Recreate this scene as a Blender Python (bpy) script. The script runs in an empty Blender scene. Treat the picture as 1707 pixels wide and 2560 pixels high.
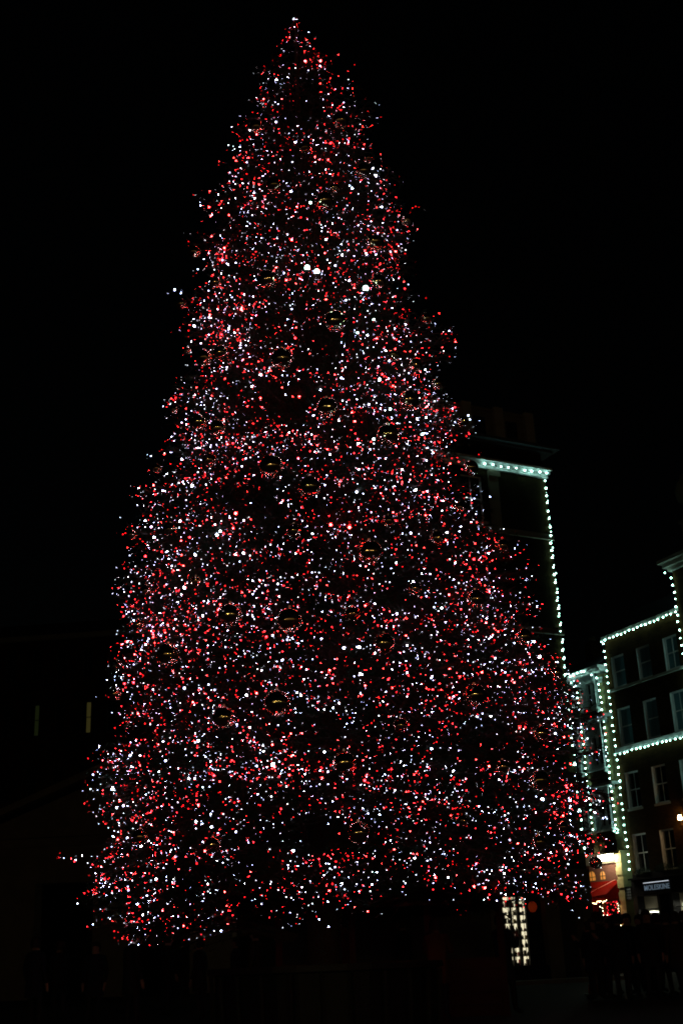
import bpy, bmesh, math, random
import numpy as np
from mathutils import Vector, Matrix
random.seed(7); RNG = np.random.default_rng(11)
SC = bpy.context.scene; COL = SC.collection
PI = math.pi

# ------------------------------------------------------------------ camera, world, exposure
EYE = Vector((0, 0, 1.0)); PITCH = math.radians(20.62); ROLL = math.radians(2.38); FPX = 3000.0
cam = bpy.data.cameras.new('camera'); cam_o = bpy.data.objects.new('camera', cam); COL.objects.link(cam_o)
cam.sensor_fit = 'VERTICAL'; cam.sensor_height = 36.0; cam.lens = FPX / 2560 * 36.0
cam.clip_start = 0.1; cam.clip_end = 2000
right0 = Vector((1, 0, 0)); up0 = Vector((0, -math.sin(PITCH), math.cos(PITCH))); FW = Vector((0, math.cos(PITCH), math.sin(PITCH)))
RT = right0 * math.cos(ROLL) - up0 * math.sin(ROLL); UP = right0 * math.sin(ROLL) + up0 * math.cos(ROLL)
m = Matrix((RT, UP, -FW)).transposed().to_4x4(); m.translation = EYE
cam_o.matrix_world = m; SC.camera = cam_o

world = bpy.data.worlds.new('World'); SC.world = world; world.use_nodes = True
wn = world.node_tree; wn.nodes.clear()
sky = wn.nodes.new('ShaderNodeTexSky'); sky.sky_type = 'NISHITA'; sky.sun_disc = False
sky.sun_elevation = math.radians(3); sky.sun_rotation = math.radians(120)
bgn = wn.nodes.new('ShaderNodeBackground'); bgn.inputs['Strength'].default_value = 0.0003
wo = wn.nodes.new('ShaderNodeOutputWorld')
wn.links.new(sky.outputs[0], bgn.inputs[0]); wn.links.new(bgn.outputs[0], wo.inputs[0])
SC.view_settings.view_transform = 'Standard'; SC.view_settings.look = 'None'
SC.view_settings.exposure = 0.0; SC.view_settings.gamma = 1.0; SC.view_settings.use_curve_mapping = False
SC.cycles.use_denoising = True
SC.cycles.sample_clamp_indirect = 150.0
SC.cycles.max_bounces = 4; SC.cycles.diffuse_bounces = 2; SC.cycles.glossy_bounces = 3
SC.cycles.use_light_tree = True
SC.cycles.pixel_filter_type = 'BLACKMAN_HARRIS'; SC.cycles.filter_width = 1.85

# ------------------------------------------------------------------ materials
def mat(name, base=(0.5, 0.5, 0.5), rough=0.7, metal=0.0, emit=None, estr=0.0, noise=None, bump=0.0, spec=0.22, sampling=None):
    M = bpy.data.materials.new(name); M.use_nodes = True
    nt = M.node_tree; b = nt.nodes['Principled BSDF']
    b.inputs['Base Color'].default_value = (*base, 1); b.inputs['Roughness'].default_value = rough
    b.inputs['Metallic'].default_value = metal; b.inputs['Specular IOR Level'].default_value = spec
    if emit:
        b.inputs['Emission Color'].default_value = (*emit, 1); b.inputs['Emission Strength'].default_value = estr
    if noise or bump:
        sc_, amt = noise or (4.0, 0.3)
        tc = nt.nodes.new('ShaderNodeTexCoord')
        n = nt.nodes.new('ShaderNodeTexNoise'); n.inputs['Scale'].default_value = sc_; n.inputs['Detail'].default_value = 6
        nt.links.new(tc.outputs['Object'], n.inputs['Vector'])
        mx = nt.nodes.new('ShaderNodeMix'); mx.data_type = 'RGBA'
        mx.inputs[6].default_value = (*[c * (1 - amt) for c in base], 1); mx.inputs[7].default_value = (*[min(1, c * (1 + amt)) for c in base], 1)
        nt.links.new(n.outputs[0], mx.inputs[0]); nt.links.new(mx.outputs[2], b.inputs['Base Color'])
        if bump:
            bp = nt.nodes.new('ShaderNodeBump'); bp.inputs['Strength'].default_value = bump; bp.inputs['Distance'].default_value = 0.02
            nt.links.new(n.outputs[0], bp.inputs['Height']); nt.links.new(bp.outputs[0], b.inputs['Normal'])
    if sampling: M.cycles.emission_sampling = sampling
    return M

def brick_mat(name, c1, c2, mortar):
    M = mat(name, c1, 0.95, spec=0.04); nt = M.node_tree; b = nt.nodes['Principled BSDF']
    tc = nt.nodes.new('ShaderNodeTexCoord'); br = nt.nodes.new('ShaderNodeTexBrick')
    br.inputs['Scale'].default_value = 1.0; br.inputs['Brick Width'].default_value = 0.23; br.inputs['Row Height'].default_value = 0.075
    br.inputs['Mortar Size'].default_value = 0.008
    br.inputs['Color1'].default_value = (*c1, 1); br.inputs['Color2'].default_value = (*c2, 1); br.inputs['Mortar'].default_value = (*mortar, 1)
    nt.links.new(tc.outputs['UV'], br.inputs['Vector'])
    n = nt.nodes.new('ShaderNodeTexNoise'); n.inputs['Scale'].default_value = 0.9; n.inputs['Detail'].default_value = 8
    nt.links.new(tc.outputs['Object'], n.inputs['Vector'])
    rmp = nt.nodes.new('ShaderNodeMapRange'); rmp.inputs[1].default_value = 0.3; rmp.inputs[2].default_value = 0.7
    rmp.inputs[3].default_value = 0.55; rmp.inputs[4].default_value = 1.25
    nt.links.new(n.outputs[0], rmp.inputs[0])
    mx = nt.nodes.new('ShaderNodeVectorMath'); mx.operation = 'SCALE'
    nt.links.new(br.outputs['Color'], mx.inputs[0]); nt.links.new(rmp.outputs[0], mx.inputs['Scale'])
    nt.links.new(mx.outputs[0], b.inputs['Base Color'])
    bp = nt.nodes.new('ShaderNodeBump'); bp.inputs['Strength'].default_value = 0.5; bp.inputs['Distance'].default_value = 0.01; bp.invert = True
    nt.links.new(br.outputs['Fac'], bp.inputs['Height']); nt.links.new(bp.outputs[0], b.inputs['Normal'])
    return M

def glass_mat(name, tint=(0.01, 0.014, 0.016), rough=0.03):
    return mat(name, tint, rough, spec=0.8)

DBRICK = brick_mat('sooty_brick', (0.026, 0.016, 0.005), (0.017, 0.011, 0.004), (0.025, 0.02, 0.01))
BRICK = brick_mat('brown_brick', (0.055, 0.026, 0.006), (0.032, 0.015, 0.004), (0.042, 0.028, 0.012))
STOCK = brick_mat('yellow_stock_brick', (0.20, 0.17, 0.07), (0.14, 0.12, 0.05), (0.2, 0.18, 0.12))
STONE = mat('portland_stone', (0.42, 0.40, 0.35), 0.85, noise=(1.6, 0.3), bump=0.3)
SOOT = mat('sooty_stone', (0.22, 0.19, 0.14), 0.9, noise=(1.2, 0.4), bump=0.4)
PAINT = mat('white_paint', (0.62, 0.64, 0.64), 0.5, noise=(5, 0.12), bump=0.1)
TEALP = mat('pale_grey_paint', (0.36, 0.40, 0.40), 0.55, noise=(4, 0.2), bump=0.1)
GLASS = glass_mat('dark_glass')
BLIND = mat('drawn_blind_glass', (0.10, 0.21, 0.25), 0.15, spec=0.7)
BLACKP = mat('black_paint', (0.012, 0.012, 0.014), 0.4)
SLATE = mat('slate_roof', (0.06, 0.065, 0.075), 0.7, noise=(6, 0.3), bump=0.3)
IRON = mat('cast_iron', (0.02, 0.022, 0.02), 0.5)
WIRE = mat('cable_rubber', (0.015, 0.02, 0.015), 0.6)
SETTS = mat('granite_setts', (0.055, 0.052, 0.05), 0.9, noise=(8, 0.35), bump=0.6)
BARK = mat('fir_bark', (0.035, 0.024, 0.016), 0.9, noise=(14, 0.4), bump=0.8)
NEEDLE = mat('fir_needles', (0.012, 0.032, 0.012), 0.8, noise=(3, 0.45), spec=0.15)
STRINGW = mat('building_bulb_glow', (0.8, 0.8, 0.8), 0.4, emit=(0.48, 1.0, 0.84), estr=21.0)
STRINGD = mat('building_bulb_dim_glow', (0.8, 0.8, 0.8), 0.4, emit=(0.48, 1.0, 0.84), estr=10.0)
WHT = [mat('white_led_%s' % n, (0.6, 0.6, 0.6), 0.4, emit=c, estr=s) for n, c, s in
       (('faint', (0.78, 0.92, 1.0), 7), ('soft', (0.56, 0.62, 1.0), 19.0), ('bright', (0.55, 0.62, 1.0), 80.0))]
RED = [mat('red_led_%s' % n, (0.5, 0.05, 0.05), 0.4, emit=c, estr=s) for n, c, s in
       (('faint', (1.0, 0.010, 0.014), 7), ('soft', (1.0, 0.018, 0.024), 27.0), ('bright', (1.0, 0.025, 0.024), 90.0))]
FLASH = mat('strobe_glow', (0.8, 0.8, 0.8), 0.4, emit=(0.55, 1.0, 0.85), estr=14.0)
MIRROR = mat('bronze_mirror', (1.0, 0.82, 0.58), 0.015, metal=1.0)
CAPM = mat('gold_cap', (0.8, 0.6, 0.25), 0.3, metal=1.0)

# ------------------------------------------------------------------ mesh builder
class MB:
    def __init__(s): s.v = []; s.f = []; s.mi = []; s.uv = []; s.mats = []
    def mslot(s, m):
        if m not in s.mats: s.mats.append(m)
        return s.mats.index(m)
    def face(s, pts, m, uvs=None):
        i = len(s.v); s.v += [tuple(p) for p in pts]; s.f.append(tuple(range(i, i + len(pts)))); s.mi.append(s.mslot(m))
        s.uv += uvs if uvs else [(0, 0)] * len(pts)
    def box(s, fr, a0, a1, z0, z1, n0, n1, m):
        P = lambda a, n, z: fr(a, z, n)
        c = [P(a, n, z) for z in (z0, z1) for n in (n0, n1) for a in (a0, a1)]
        for q, ax in (((0, 1, 5, 4), 0), ((2, 6, 7, 3), 0), ((0, 4, 6, 2), 1), ((1, 3, 7, 5), 1), ((4, 5, 7, 6), 2), ((0, 2, 3, 1), 2)):
            co = []
            for k in q:
                a = (a0, a1)[k & 1]; n = (n0, n1)[(k >> 1) & 1]; z = (z0, z1)[k >> 2]
                k_ = getattr(fr, 'k', 1.0)
                co.append((a * k_, z * k_) if ax == 0 else ((n * k_, z * k_) if ax == 1 else (a * k_, n * k_)))
            s.face([c[k] for k in q], m, co)
    def cyl(s, p0, p1, r0, r1, m, n=8, caps=True):
        p0 = Vector(p0); p1 = Vector(p1); d = (p1 - p0)
        if d.length < 1e-6: return
        d.normalize(); u = d.orthogonal().normalized(); w = d.cross(u)
        b = len(s.v)
        for p, r in ((p0, r0), (p1, r1)):
            for i in range(n):
                a = 2 * PI * i / n; s.v.append(tuple(p + (u * math.cos(a) + w * math.sin(a)) * r))
        k = s.mslot(m)
        for i in range(n):
            j = (i + 1) % n; s.f.append((b + i, b + j, b + n + j, b + n + i)); s.mi.append(k); s.uv += [(0, 0)] * 4
        if caps:
            s.f.append(tuple(b + n - 1 - i for i in range(n))); s.mi.append(k); s.uv += [(0, 0)] * n
            s.f.append(tuple(b + n + i for i in range(n))); s.mi.append(k); s.uv += [(0, 0)] * n
    def lathe(s, c, prof, m, n=20, axis=None):
        c = Vector(c); b = len(s.v); k = s.mslot(m)
        for r, z in prof:
            for i in range(n):
                a = 2 * PI * i / n; s.v.append((c.x + r * math.cos(a), c.y + r * math.sin(a), c.z + z))
        for j in range(len(prof) - 1):
            for i in range(n):
                i2 = (i + 1) % n
                s.f.append((b + j * n + i, b + j * n + i2, b + (j + 1) * n + i2, b + (j + 1) * n + i)); s.mi.append(k); s.uv += [(0, 0)] * 4
    def tube(s, pts, r, m, n=4):
        for a, b in zip(pts[:-1], pts[1:]): s.cyl(a, b, r, r, m, n, caps=False)
    def build(s, name, parent=None, smooth=False, origin=None):
        me = bpy.data.meshes.new(name)
        vs = s.v
        if origin is not None: vs = [(a - origin[0], b - origin[1], c - origin[2]) for a, b, c in vs]
        me.from_pydata(vs, [], s.f)
        for mm in s.mats: me.materials.append(mm)
        me.polygons.foreach_set('material_index', s.mi)
        uvl = me.uv_layers.new(name='UVMap'); uvl.data.foreach_set('uv', [c for p in s.uv for c in p])
        if smooth: me.polygons.foreach_set('use_smooth', [True] * len(me.polygons))
        me.update()
        o = bpy.data.objects.new(name, me); COL.objects.link(o)
        if origin is not None: o.location = origin
        if parent is not None: o.parent = parent; o.matrix_parent_inverse = Matrix.Translation(-parent.location) if parent.rotation_euler.z == 0 else parent.matrix_basis.inverted()
        return o

def tag(o, label=None, cat=None, group=None, kind=None):
    if label: o['label'] = label
    if cat: o['category'] = cat
    if group: o['group'] = group
    if kind: o['kind'] = kind
    return o
def thing(name, label, cat, loc=(0, 0, 0), group=None):
    o = bpy.data.objects.new(name, None); COL.objects.link(o); o.location = loc; o.empty_display_size = 0.2
    return tag(o, label, cat, group)
def link_mesh(name, me, loc, parent=None, scale=1.0):
    o = bpy.data.objects.new(name, me); COL.objects.link(o); o.location = loc; o.scale = (scale,) * 3
    if parent is not None: o.parent = parent; o.matrix_parent_inverse = Matrix.Translation(-parent.location)
    return o
def ico_mesh(name, r, sub, m, smooth=True):
    bm = bmesh.new(); bmesh.ops.create_icosphere(bm, subdivisions=sub, radius=r)
    me = bpy.data.meshes.new(name); bm.to_mesh(me); bm.free(); me.materials.append(m)
    if smooth: me.polygons.foreach_set('use_smooth', [True] * len(me.polygons))
    return me

def ray(px, py): return FW + RT * ((px - 853.5) / FPX) + UP * ((1280 - py) / FPX)
def at(px, py, dist):            # point at horizontal distance dist
    d = ray(px, py); return EYE + d * (dist / math.hypot(d.x, d.y))
def ground(px, dist):
    p = at(px, 2400, dist); return Vector((p.x, p.y, 0))

# facade frames: measured in a survey at eye height 1.5, enlarged by K about the eye
K = 1.15; AZ = math.radians(26.7)
class Frame:
    def __init__(s, P, d, n): s.P = Vector(P); s.d = Vector(d); s.n = Vector(n); s.k = K
    def __call__(s, a, z, n=0.0):
        q = s.P + s.d * a + s.n * n; q.z = z
        return Vector((q.x * K, q.y * K, 1.0 + (q.z - 1.5) * K))
dA = (math.sin(AZ), -math.cos(AZ), 0); nA = (-math.cos(AZ), -math.sin(AZ), 0)
dB = (math.cos(AZ), math.sin(AZ), 0); nB = (math.sin(AZ), -math.cos(AZ), 0)
FA = Frame((12.4077, 56.6573, 0), dA, nA)
FB = Frame((8.1178, 44.2617, 0), dB, nB)
Z0 = 1.5 - 1.0 / K            # ground level in survey numbers

def wall_with_openings(mb, fr, a0, a1, z0, z1, ops, m, depth=0.16, n=0.0, reveal=None):
    A = sorted({a0, a1, *[o[0] for o in ops], *[o[1] for o in ops]}); Z = sorted({z0, z1, *[o[2] for o in ops], *[o[3] for o in ops]})
    A = [a for a in A if a0 <= a <= a1]; Z = [z for z in Z if z0 <= z <= z1]
    for i in range(len(A) - 1):
        for j in range(len(Z) - 1):
            ca = (A[i] + A[i + 1]) / 2; cz = (Z[j] + Z[j + 1]) / 2
            if any(o[0] < ca < o[1] and o[2] < cz < o[3] for o in ops): continue
            q = [(A[i], Z[j]), (A[i + 1], Z[j]), (A[i + 1], Z[j + 1]), (A[i], Z[j + 1])]
            mb.face([fr(a, z, n) for a, z in q], m, [(a * K, z * K) for a, z in q])
    rv = reveal or m
    for (b0, b1, y0, y1) in ops:
        for (pa, pb) in (((b0, y0), (b0, y1)), ((b0, y1), (b1, y1)), ((b1, y1), (b1, y0)), ((b1, y0), (b0, y0))):
            mb.face([fr(*pa, n), fr(*pb, n), fr(*pb, n - depth), fr(*pa, n - depth)], rv,
                    [(0, pa[1]), (0, pb[1]), (depth, pb[1]), (depth, pa[1])])

def sash_window(parent, fr, a0, a1, z0, z1, n, paint=PAINT, glass=GLASS, vbar=True, sill=None, cols=2, name='window'):
    """frame as the part; panes, glazing bars and sill its sub-parts"""
    w = 0.055; mid = (z0 + z1) / 2 + 0.02
    f = MB()
    f.box(fr, a0, a0 + w, z0, z1, n - .05, n + .02, paint); f.box(fr, a1 - w, a1, z0, z1, n - .05, n + .02, paint)
    f.box(fr, a0 + w, a1 - w, z1 - w, z1, n - .05, n + .02, paint); f.box(fr, a0 + w, a1 - w, z0, z0 + w * 1.2, n - .05, n + .02, paint)
    c = fr((a0 + a1) / 2, z0, n)
    W = f.build(name, parent, origin=c)
    bar = MB(); bar.box(fr, a0 + w, a1 - w, mid - .02, mid + .025, n - .045, n + .012, paint)
    if vbar:
        for i in range(1, cols):
            x = a0 + (a1 - a0) * i / cols
            bar.box(fr, x - .012, x + .012, z0 + w * 1.2, mid - .021, n - .042, n - .01, paint)
            bar.box(fr, x - .012, x + .012, mid + .026, z1 - w, n - .042, n + .0, paint)
    b = bar.build('glazing_bar', None, origin=c); b.parent = W; b.location = (0, 0, 0)
    xs = [a0 + w] + [a0 + (a1 - a0) * i / cols for i in range(1, cols)] + [a1 - w]
    for i in range(cols):
        for (y0, y1, dn) in ((z0 + w * 1.2, mid - .02, 0.0), (mid + .025, z1 - w, 0.012)):
            p = MB(); p.box(fr, xs[i] + .013, xs[i + 1] - .013, y0 + .001, y1 - .001, n - .034 + dn, n - .028 + dn, glass[i] if isinstance(glass, list) else glass)
            po = p.build('pane', None, origin=c); po.parent = W; po.location = (0, 0, 0)
    if sill:
        sm = MB(); sm.box(fr, a0 - .07, a1 + .07, z0 - .1, z0 - .002, n - .04, n + sill, STONE)
        so = sm.build('sill', None, origin=c); so.parent = W; so.location = (0, 0, 0)
    return W

BULB_BIG = ico_mesh('string_bulb', 0.042, 1, STRINGW); BULB_DIM = ico_mesh('string_bulb_dim', 0.03, 1, STRINGD)
def light_string(label, fr, pts, spacing, group=None, bulb=BULB_BIG, jitter=0.03, sag=0.0):
    """pts: survey (a,z,n) polyline"""
    P = [fr(a, z, n) for a, z, n in pts]
    t = thing('string_light', label, 'string lights', P[0], group)
    seg = [(P[i + 1] - P[i]).length for i in range(len(P) - 1)]; L = sum(seg); N = max(1, int(round(L / (spacing * K))))
    out = []
    for i in range(N + 1):
        d = max(0, min(L, L * (i + random.uniform(-.09, .09)) / N)); j = 0
        while j < len(seg) - 1 and d > seg[j]: d -= seg[j]; j += 1
        q = P[j].lerp(P[j + 1], min(1, d / seg[j])) + Vector([random.uniform(-1, 1) * jitter for _ in range(3)])
        out.append(q)
    w = MB(); wp = []
    for a, b in zip(out[:-1], out[1:]): wp += [a, (a + b) / 2 - Vector((0, 0, 0.015))]
    wp.append(out[-1]); w.tube(wp, 0.008, WIRE, 4); w.build('wire', t)
    for q in out: link_mesh('bulb', bulb, q, t, random.uniform(0.72, 1.14))
    return t

# ------------------------------------------------------------------ ground
g = MB(); S = 400
wfr = lambda a, z, n: Vector((a, n, z))
g.face([(-S, -S, 0), (S, -S, 0), (S, S, 0), (-S, S, 0)], SETTS)
tag(g.build('ground'), 'dark granite paving of the square', kind='structure')
k = MB(); k.box(FB, -11, 1.2, Z0 - .05, Z0 + 0.13, -0.2, 1.1, STONE)
tag(k.build('kerb'), 'pale stone kerb step below the shop window', kind='structure')

# ------------------------------------------------------------------ building A (brown brick, shop at the foot)
bA = thing('brick_house', 'brown brick terraced house with sash windows above a black shopfront', 'building', FA(0, Z0, 0))
wins = []
for i in range(3):
    a = 0.34 + i * 1.86
    for (z0, z1) in ((13.21, 14.69), (10.48, 12.21), (7.61, 9.24), (4.78, 6.47)): wins.append((a, a + 0.92, z0, z1))
w = MB(); wall_with_openings(w, FA, 0, 5.45, 4.5, 15.62, wins, BRICK, 0.16, reveal=PAINT)
w.box(FA, 0, 5.45, 4.5, 15.62, -8, -0.35, BLACKP)
w.face([FA(0, 4.5, 0), FA(0, 15.62, 0), FA(0, 15.62, -8), FA(0, 4.5, -8)], BRICK, [(0, 4.5), (0, 15.6), (8, 15.6), (8, 4.5)])
w.build('wall', bA)
for i, (a0, a1, z0, z1) in enumerate(wins):
    sash_window(bA, FA, a0, a1, z0, z1, -0.13, sill=(0.16 if z0 < 9 else None), vbar=(z0 < 9 or a0 > 3.5), glass=(GLASS if z0 < 9 else BLIND))
q = MB(); q.box(FA, -.06, 5.5, 15.625, 15.78, -.3, 0.14, STONE); q.build('parapet', bA)
q = MB(); q.box(FA, 0.0, 5.45, 13.06, 13.18, 0.003, 0.09, STONE); q.build('string_course', bA)
q = MB(); q.box(FA, -.03, 5.45, 10.2, 10.42, 0.003, 0.12, PAINT); q.build('string_course', bA)
q = MB(); q.box(FA, 0, 5.45, 15.79, 17.0, -8, -1.2, SLATE); q.build('roof', bA)
# shopfront
q = MB()
q.box(FA, 0, 5.45, 3.8, 4.5, -.3, 0.12, BLACKP)
for a in (0.0, 1.62, 2.46, 4.1, 5.15): q.box(FA, a, a + .28 if a not in (1.62, 2.46) else a + .16, Z0, 3.8, -.3, 0.1, BLACKP)
q.box(FA, .28, 1.62, Z0, 1.5, -.3, .04, BLACKP); q.box(FA, 2.62, 4.1, Z0, 1.5, -.3, .04, BLACKP)
q.box(FA, .0, 5.45, 4.501, 4.58, -.1, 0.28, BLACKP)
q.build('shopfront', bA)
WARMW = mat('shop_back_wall', (0.5, 0.46, 0.36), 0.8, noise=(3, 0.3))
q = MB()
for (a0, a1) in ((.28, 1.62), (2.62, 4.1)):
    q.box(FA, a0, a1, 1.5, 3.8, -1.6, -1.5, WARMW); q.box(FA, a0 - .05, a0, 1.5, 3.8, -1.49, -.301, WARMW); q.box(FA, a1, a1 + .05, 1.5, 3.8, -1.49, -.301, BLACKP)
    q.box(FA, a0, a1, 1.45, 1.5, -1.49, -.301, WARMW)
q.box(FA, 1.79, 2.45, Z0, 3.8, -.22, -.18, mat('dark_door', (0.01, 0.015, 0.03), 0.3)); q.build('shop_interior', bA)
CLEAR = mat('shop_glass', (0.9, 0.95, 0.95), 0.0, spec=0.5)
_b = CLEAR.node_tree.nodes['Principled BSDF']; _b.inputs['Transmission Weight'].default_value = 1.0; _b.inputs['IOR'].default_value = 1.05
for (a0, a1) in ((.28, 1.62), (2.62, 4.1)):
    p = MB(); p.box(FA, a0, a1, 1.5, 3.8, -.04, -.035, CLEAR); p.build('pane', bA)
for a0, a1 in ((.29, 1.61), (2.63, 4.09)): q = MB(); q.box(FA, a0, a1, 3.22, 3.26, -.08, -.02, BLACKP); q.build('transom', bA)
LAMPW = mat('shop_lamp_glow', (0.8, 0.8, 0.7), 0.4, emit=(1.0, 0.93, 0.72), estr=9.0)
LAMPS = mat('shop_tube_glow', (0.8, 0.8, 0.7), 0.4, emit=(1.0, 0.95, 0.74), estr=5)
def lamp_tube(fr, a0, a1, z, n, label, r=0.025, m=LAMPS):
    t = thing('shop_lamp', label, 'lamp', fr((a0 + a1) / 2, z, n))
    q = MB(); q.cyl(fr(a0, z, n), fr(a1, z, n), r, r, m, 8); q.build('tube', t)
    q = MB(); q.box(fr, a0 - .02, a1 + .02, z + .03, z + .055, n - .03, n + .03, PAINT); q.build('fitting', t)
    return t
lamp_tube(FA, .42, .9, 3.13, -.35, 'short ceiling tube lamp over the shop window nearest the alley')
lamp_tube(FA, .98, 1.4, 3.11, -.3, 'ceiling tube lamp beside the column in the first shop window')
lamp_tube(FA, 2.75, 3.4, 3.36, -.35, 'upper tube lamp in the shop window at the picture edge')
lamp_tube(FA, 2.78, 3.4, 3.26, -.28, 'lower tube lamp in the shop window at the picture edge')
lamp_tube(FA, 1.78, 2.2, 3.55, -.24, 'faint tube lamp over the black shop door', 0.01)
def globe(fr, a, z, n, r, label, m=LAMPW):
    t = thing('globe_lamp', label, 'lamp', fr(a, z, n))
    link_mesh('globe', ico_mesh('globe', r, 2, m), fr(a, z, n), t)
    q = MB(); q.cyl(fr(a, z, n) + Vector((0, 0, r)), fr(a, z, n) + Vector((0, 0, r + .12)), .012, .012, IRON, 6); q.build('stem', t)
globe(FA, .6, 2.66, -.3, .085, 'round white globe lamp low in the first shop window')
globe(FA, 1.15, 3.0, -.3, .07, 'white globe lamp beside the black column of the first shop window')
globe(FA, 1.18, 2.92, -.25, .045, 'smallest globe lamp hanging under its twin in the first window')
globe(FA, 2.85, 2.95, -.2, .07, 'upper globe lamp in the shop window at the picture edge')
globe(FA, 2.87, 2.76, -.2, .085, 'lower globe lamp in the shop window at the picture edge')
for a_, z_ in ((1.04, 2.75), (1.2, 2.74), (1.1, 2.66), (1.22, 2.83), (1.12, 2.6), (1.24, 2.66), (1.0, 2.62)):
    if a_ == 1.04: clu = thing('fairy_lights', 'cluster of tiny lamps under the globes of the first shop window', 'fairy lights', FA(1.1, 2.7, -.3)); tinyl = ico_mesh('globe', .018, 1, LAMPW)
    link_mesh('bulb', tinyl, FA(a_, z_, -.3), clu)
DISP = mat('display_stand', (0.5, 0.46, 0.38), 0.6)
t = thing('display_stand', 'tall cream display panel behind the left edge of the shop window', 'display stand', FA(.36, 1.5, -.5))
q = MB(); q.box(FA, .31, .40, 1.5, 3.1, -.56, -.5, DISP); q.build('panel', t)
q = MB(); q.box(FA, .29, .46, 1.501, 1.54, -.66, -.42, BLACKP); q.build('foot', t)

# sign: lit bar and letters
sg = thing('shop_sign', 'black fascia sign reading MOLESKINE under a thin white light bar', 'sign', FA(.9, 4.0, .12))
q = MB(); q.box(FA, .78, 2.72, 3.9, 4.4, .123, .15, BLACKP); q.build('board', sg)
q = MB(); q.box(FA, .9, 2.58, 4.315, 4.335, .16, .175, mat('light_bar', (0.8, 0.8, 0.8), 0.4, emit=(0.8, 0.88, 1.0), estr=1.0))
q.build('light_bar', sg)
cu = bpy.data.curves.new('lettering', 'FONT'); cu.body = 'MOLESKINE'; cu.extrude = 0.012; cu.size = 0.30 * K; cu.space_character = 1.06
cu.align_x = 'CENTER'; cu.offset = 0.004
to = bpy.data.objects.new('tmp', cu); COL.objects.link(to)
bpy.context.view_layer.update()
lm = bpy.data.meshes.new_from_object(to.evaluated_get(bpy.context.evaluated_depsgraph_get())); bpy.data.objects.remove(to)
xs = [v.co.x for v in lm.vertices]; ys = [v.co.y for v in lm.vertices]
sx = 1.66 * K / (max(xs) - min(xs)); sy = 0.215 * K / (max(ys) - min(ys))
LETT = mat('sign_letters', (0.55, 0.62, 0.7), 0.4, emit=(0.35, 0.5, 0.65), estr=0.16)  # faint emission stands in for the bar's light on the letters
lm.materials.clear(); lm.materials.append(LETT)
lo = bpy.data.objects.new('lettering', lm); COL.objects.link(lo)
dvec = Vector(dA); nvec = Vector(nA)
M3 = Matrix((dvec * sx, Vector((0, 0, 1)) * sy, nvec)).transposed().to_4x4(); M3.translation = FA(1.76, 4.01, .165)
lo.parent = sg; lo.matrix_parent_inverse = Matrix.Translation(-sg.location); lo.matrix_basis = M3

# nameplate on the corner pier and planters on the ledge
t = thing('notice_board', 'small dark notice board with rows of pale squares beside the black shopfront', 'notice board', FA(-.25, 3.7, .13))
q = MB(); q.box(FA, -.46, -.03, 3.68, 4.26, .1, .13, BLACKP); q.build('board', t)
GREYP = mat('pale_notice', (0.22, 0.27, 0.3), 0.6)
for r_ in range(4):
    for c_ in range(3):
        q = MB(); a_ = -.42 + c_ * .13; z_ = 4.1 - r_ * .125; q.box(FA, a_, a_ + .09, z_, z_ + .085, .131, .137, GREYP); q.build('notice', t)
LEAFD = mat('dark_leaves', (0.02, 0.035, 0.018), 0.6, noise=(5, 0.4))
def bushy(parent, fr, a0, a1, z0, z1, n0, n1, N, size=0.07, m=LEAFD, name='foliage'):
    q = MB(); ca = (a0 + a1) / 2; 
    for _ in range(N):
        while True:
            u, v, w_ = random.uniform(-1, 1), random.random(), random.uniform(-1, 1)
            if u * u + v * v * 0.9 + w_ * w_ < 1 + 0.15 * math.sin(9 * u): break
        c = fr(ca + u * (a1 - a0) / 2, z0 + v * (z1 - z0), (n0 + n1) / 2 + w_ * (n1 - n0) / 2)
        e = Vector([random.gauss(0, 1) for _ in range(3)]).normalized(); g2 = e.orthogonal().normalized()
        h_ = size * random.uniform(.6, 1.3)
        q.face([c, c + e * h_ * .5 + g2 * h_ * .25, c + e * h_, c + e * h_ * .5 - g2 * h_ * .25], m)
    return q.build(name, parent)
for (a0, a1, zt, lb) in ((.3, 1.5, 4.98, 'long low planter of dark shrubs over the start of the shop sign'), (1.65, 3.0, 5.08, 'taller planter of dark shrubs over the end of the shop sign'),
                         (3.1, 4.6, 4.95, 'planter of dark shrubs on the fascia at the picture edge')):
    t = thing('planter', lb, 'planter', FA(a0, 4.585, .1))
    q = MB(); q.box(FA, a0, a1, 4.582, 4.74, .0, .24, BLACKP); q.build('trough', t)
    bushy(t, FA, a0 - .05, a1 + .05, 4.7, zt, -.06, .34, 900)
# wall lantern at the picture edge
t = thing('wall_lantern', 'orange glowing wall lantern on brown brick beside the third window column', 'lamp', FA(3.98, 6.7, .3))
q = MB(); q.box(FA, 3.95, 4.01, 6.6, 6.66, 0.0, .36, IRON); q.build('bracket', t)
q = MB(); q.cyl(FA(3.98, 6.72, .3), FA(3.98, 6.9, .3), .10, .07, mat('lantern_glow', (0.8, 0.5, 0.3), 0.4, emit=(1.0, 0.55, 0.22), estr=60.0), 10); q.build('lantern_glass', t)
q = MB(); q.cyl(FA(3.98, 6.91, .3), FA(3.98, 7.0, .3), .13, .03, IRON, 10); q.build('lantern_cap', t)

light_string('string lights along the top edge of the brown brick house', FA, [(0.0, 15.56, .17), (5.35, 15.58, .17)], 0.305)
light_string('string lights down the corner of the brown brick house', FA, [(0.02, 15.45, .1), (0.0, 5.0, .1)], 0.322)
light_string('string lights under the middle band of the brown brick house', FA, [(0.05, 10.12, .17), (5.4, 10.14, .17)], 0.30)

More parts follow.
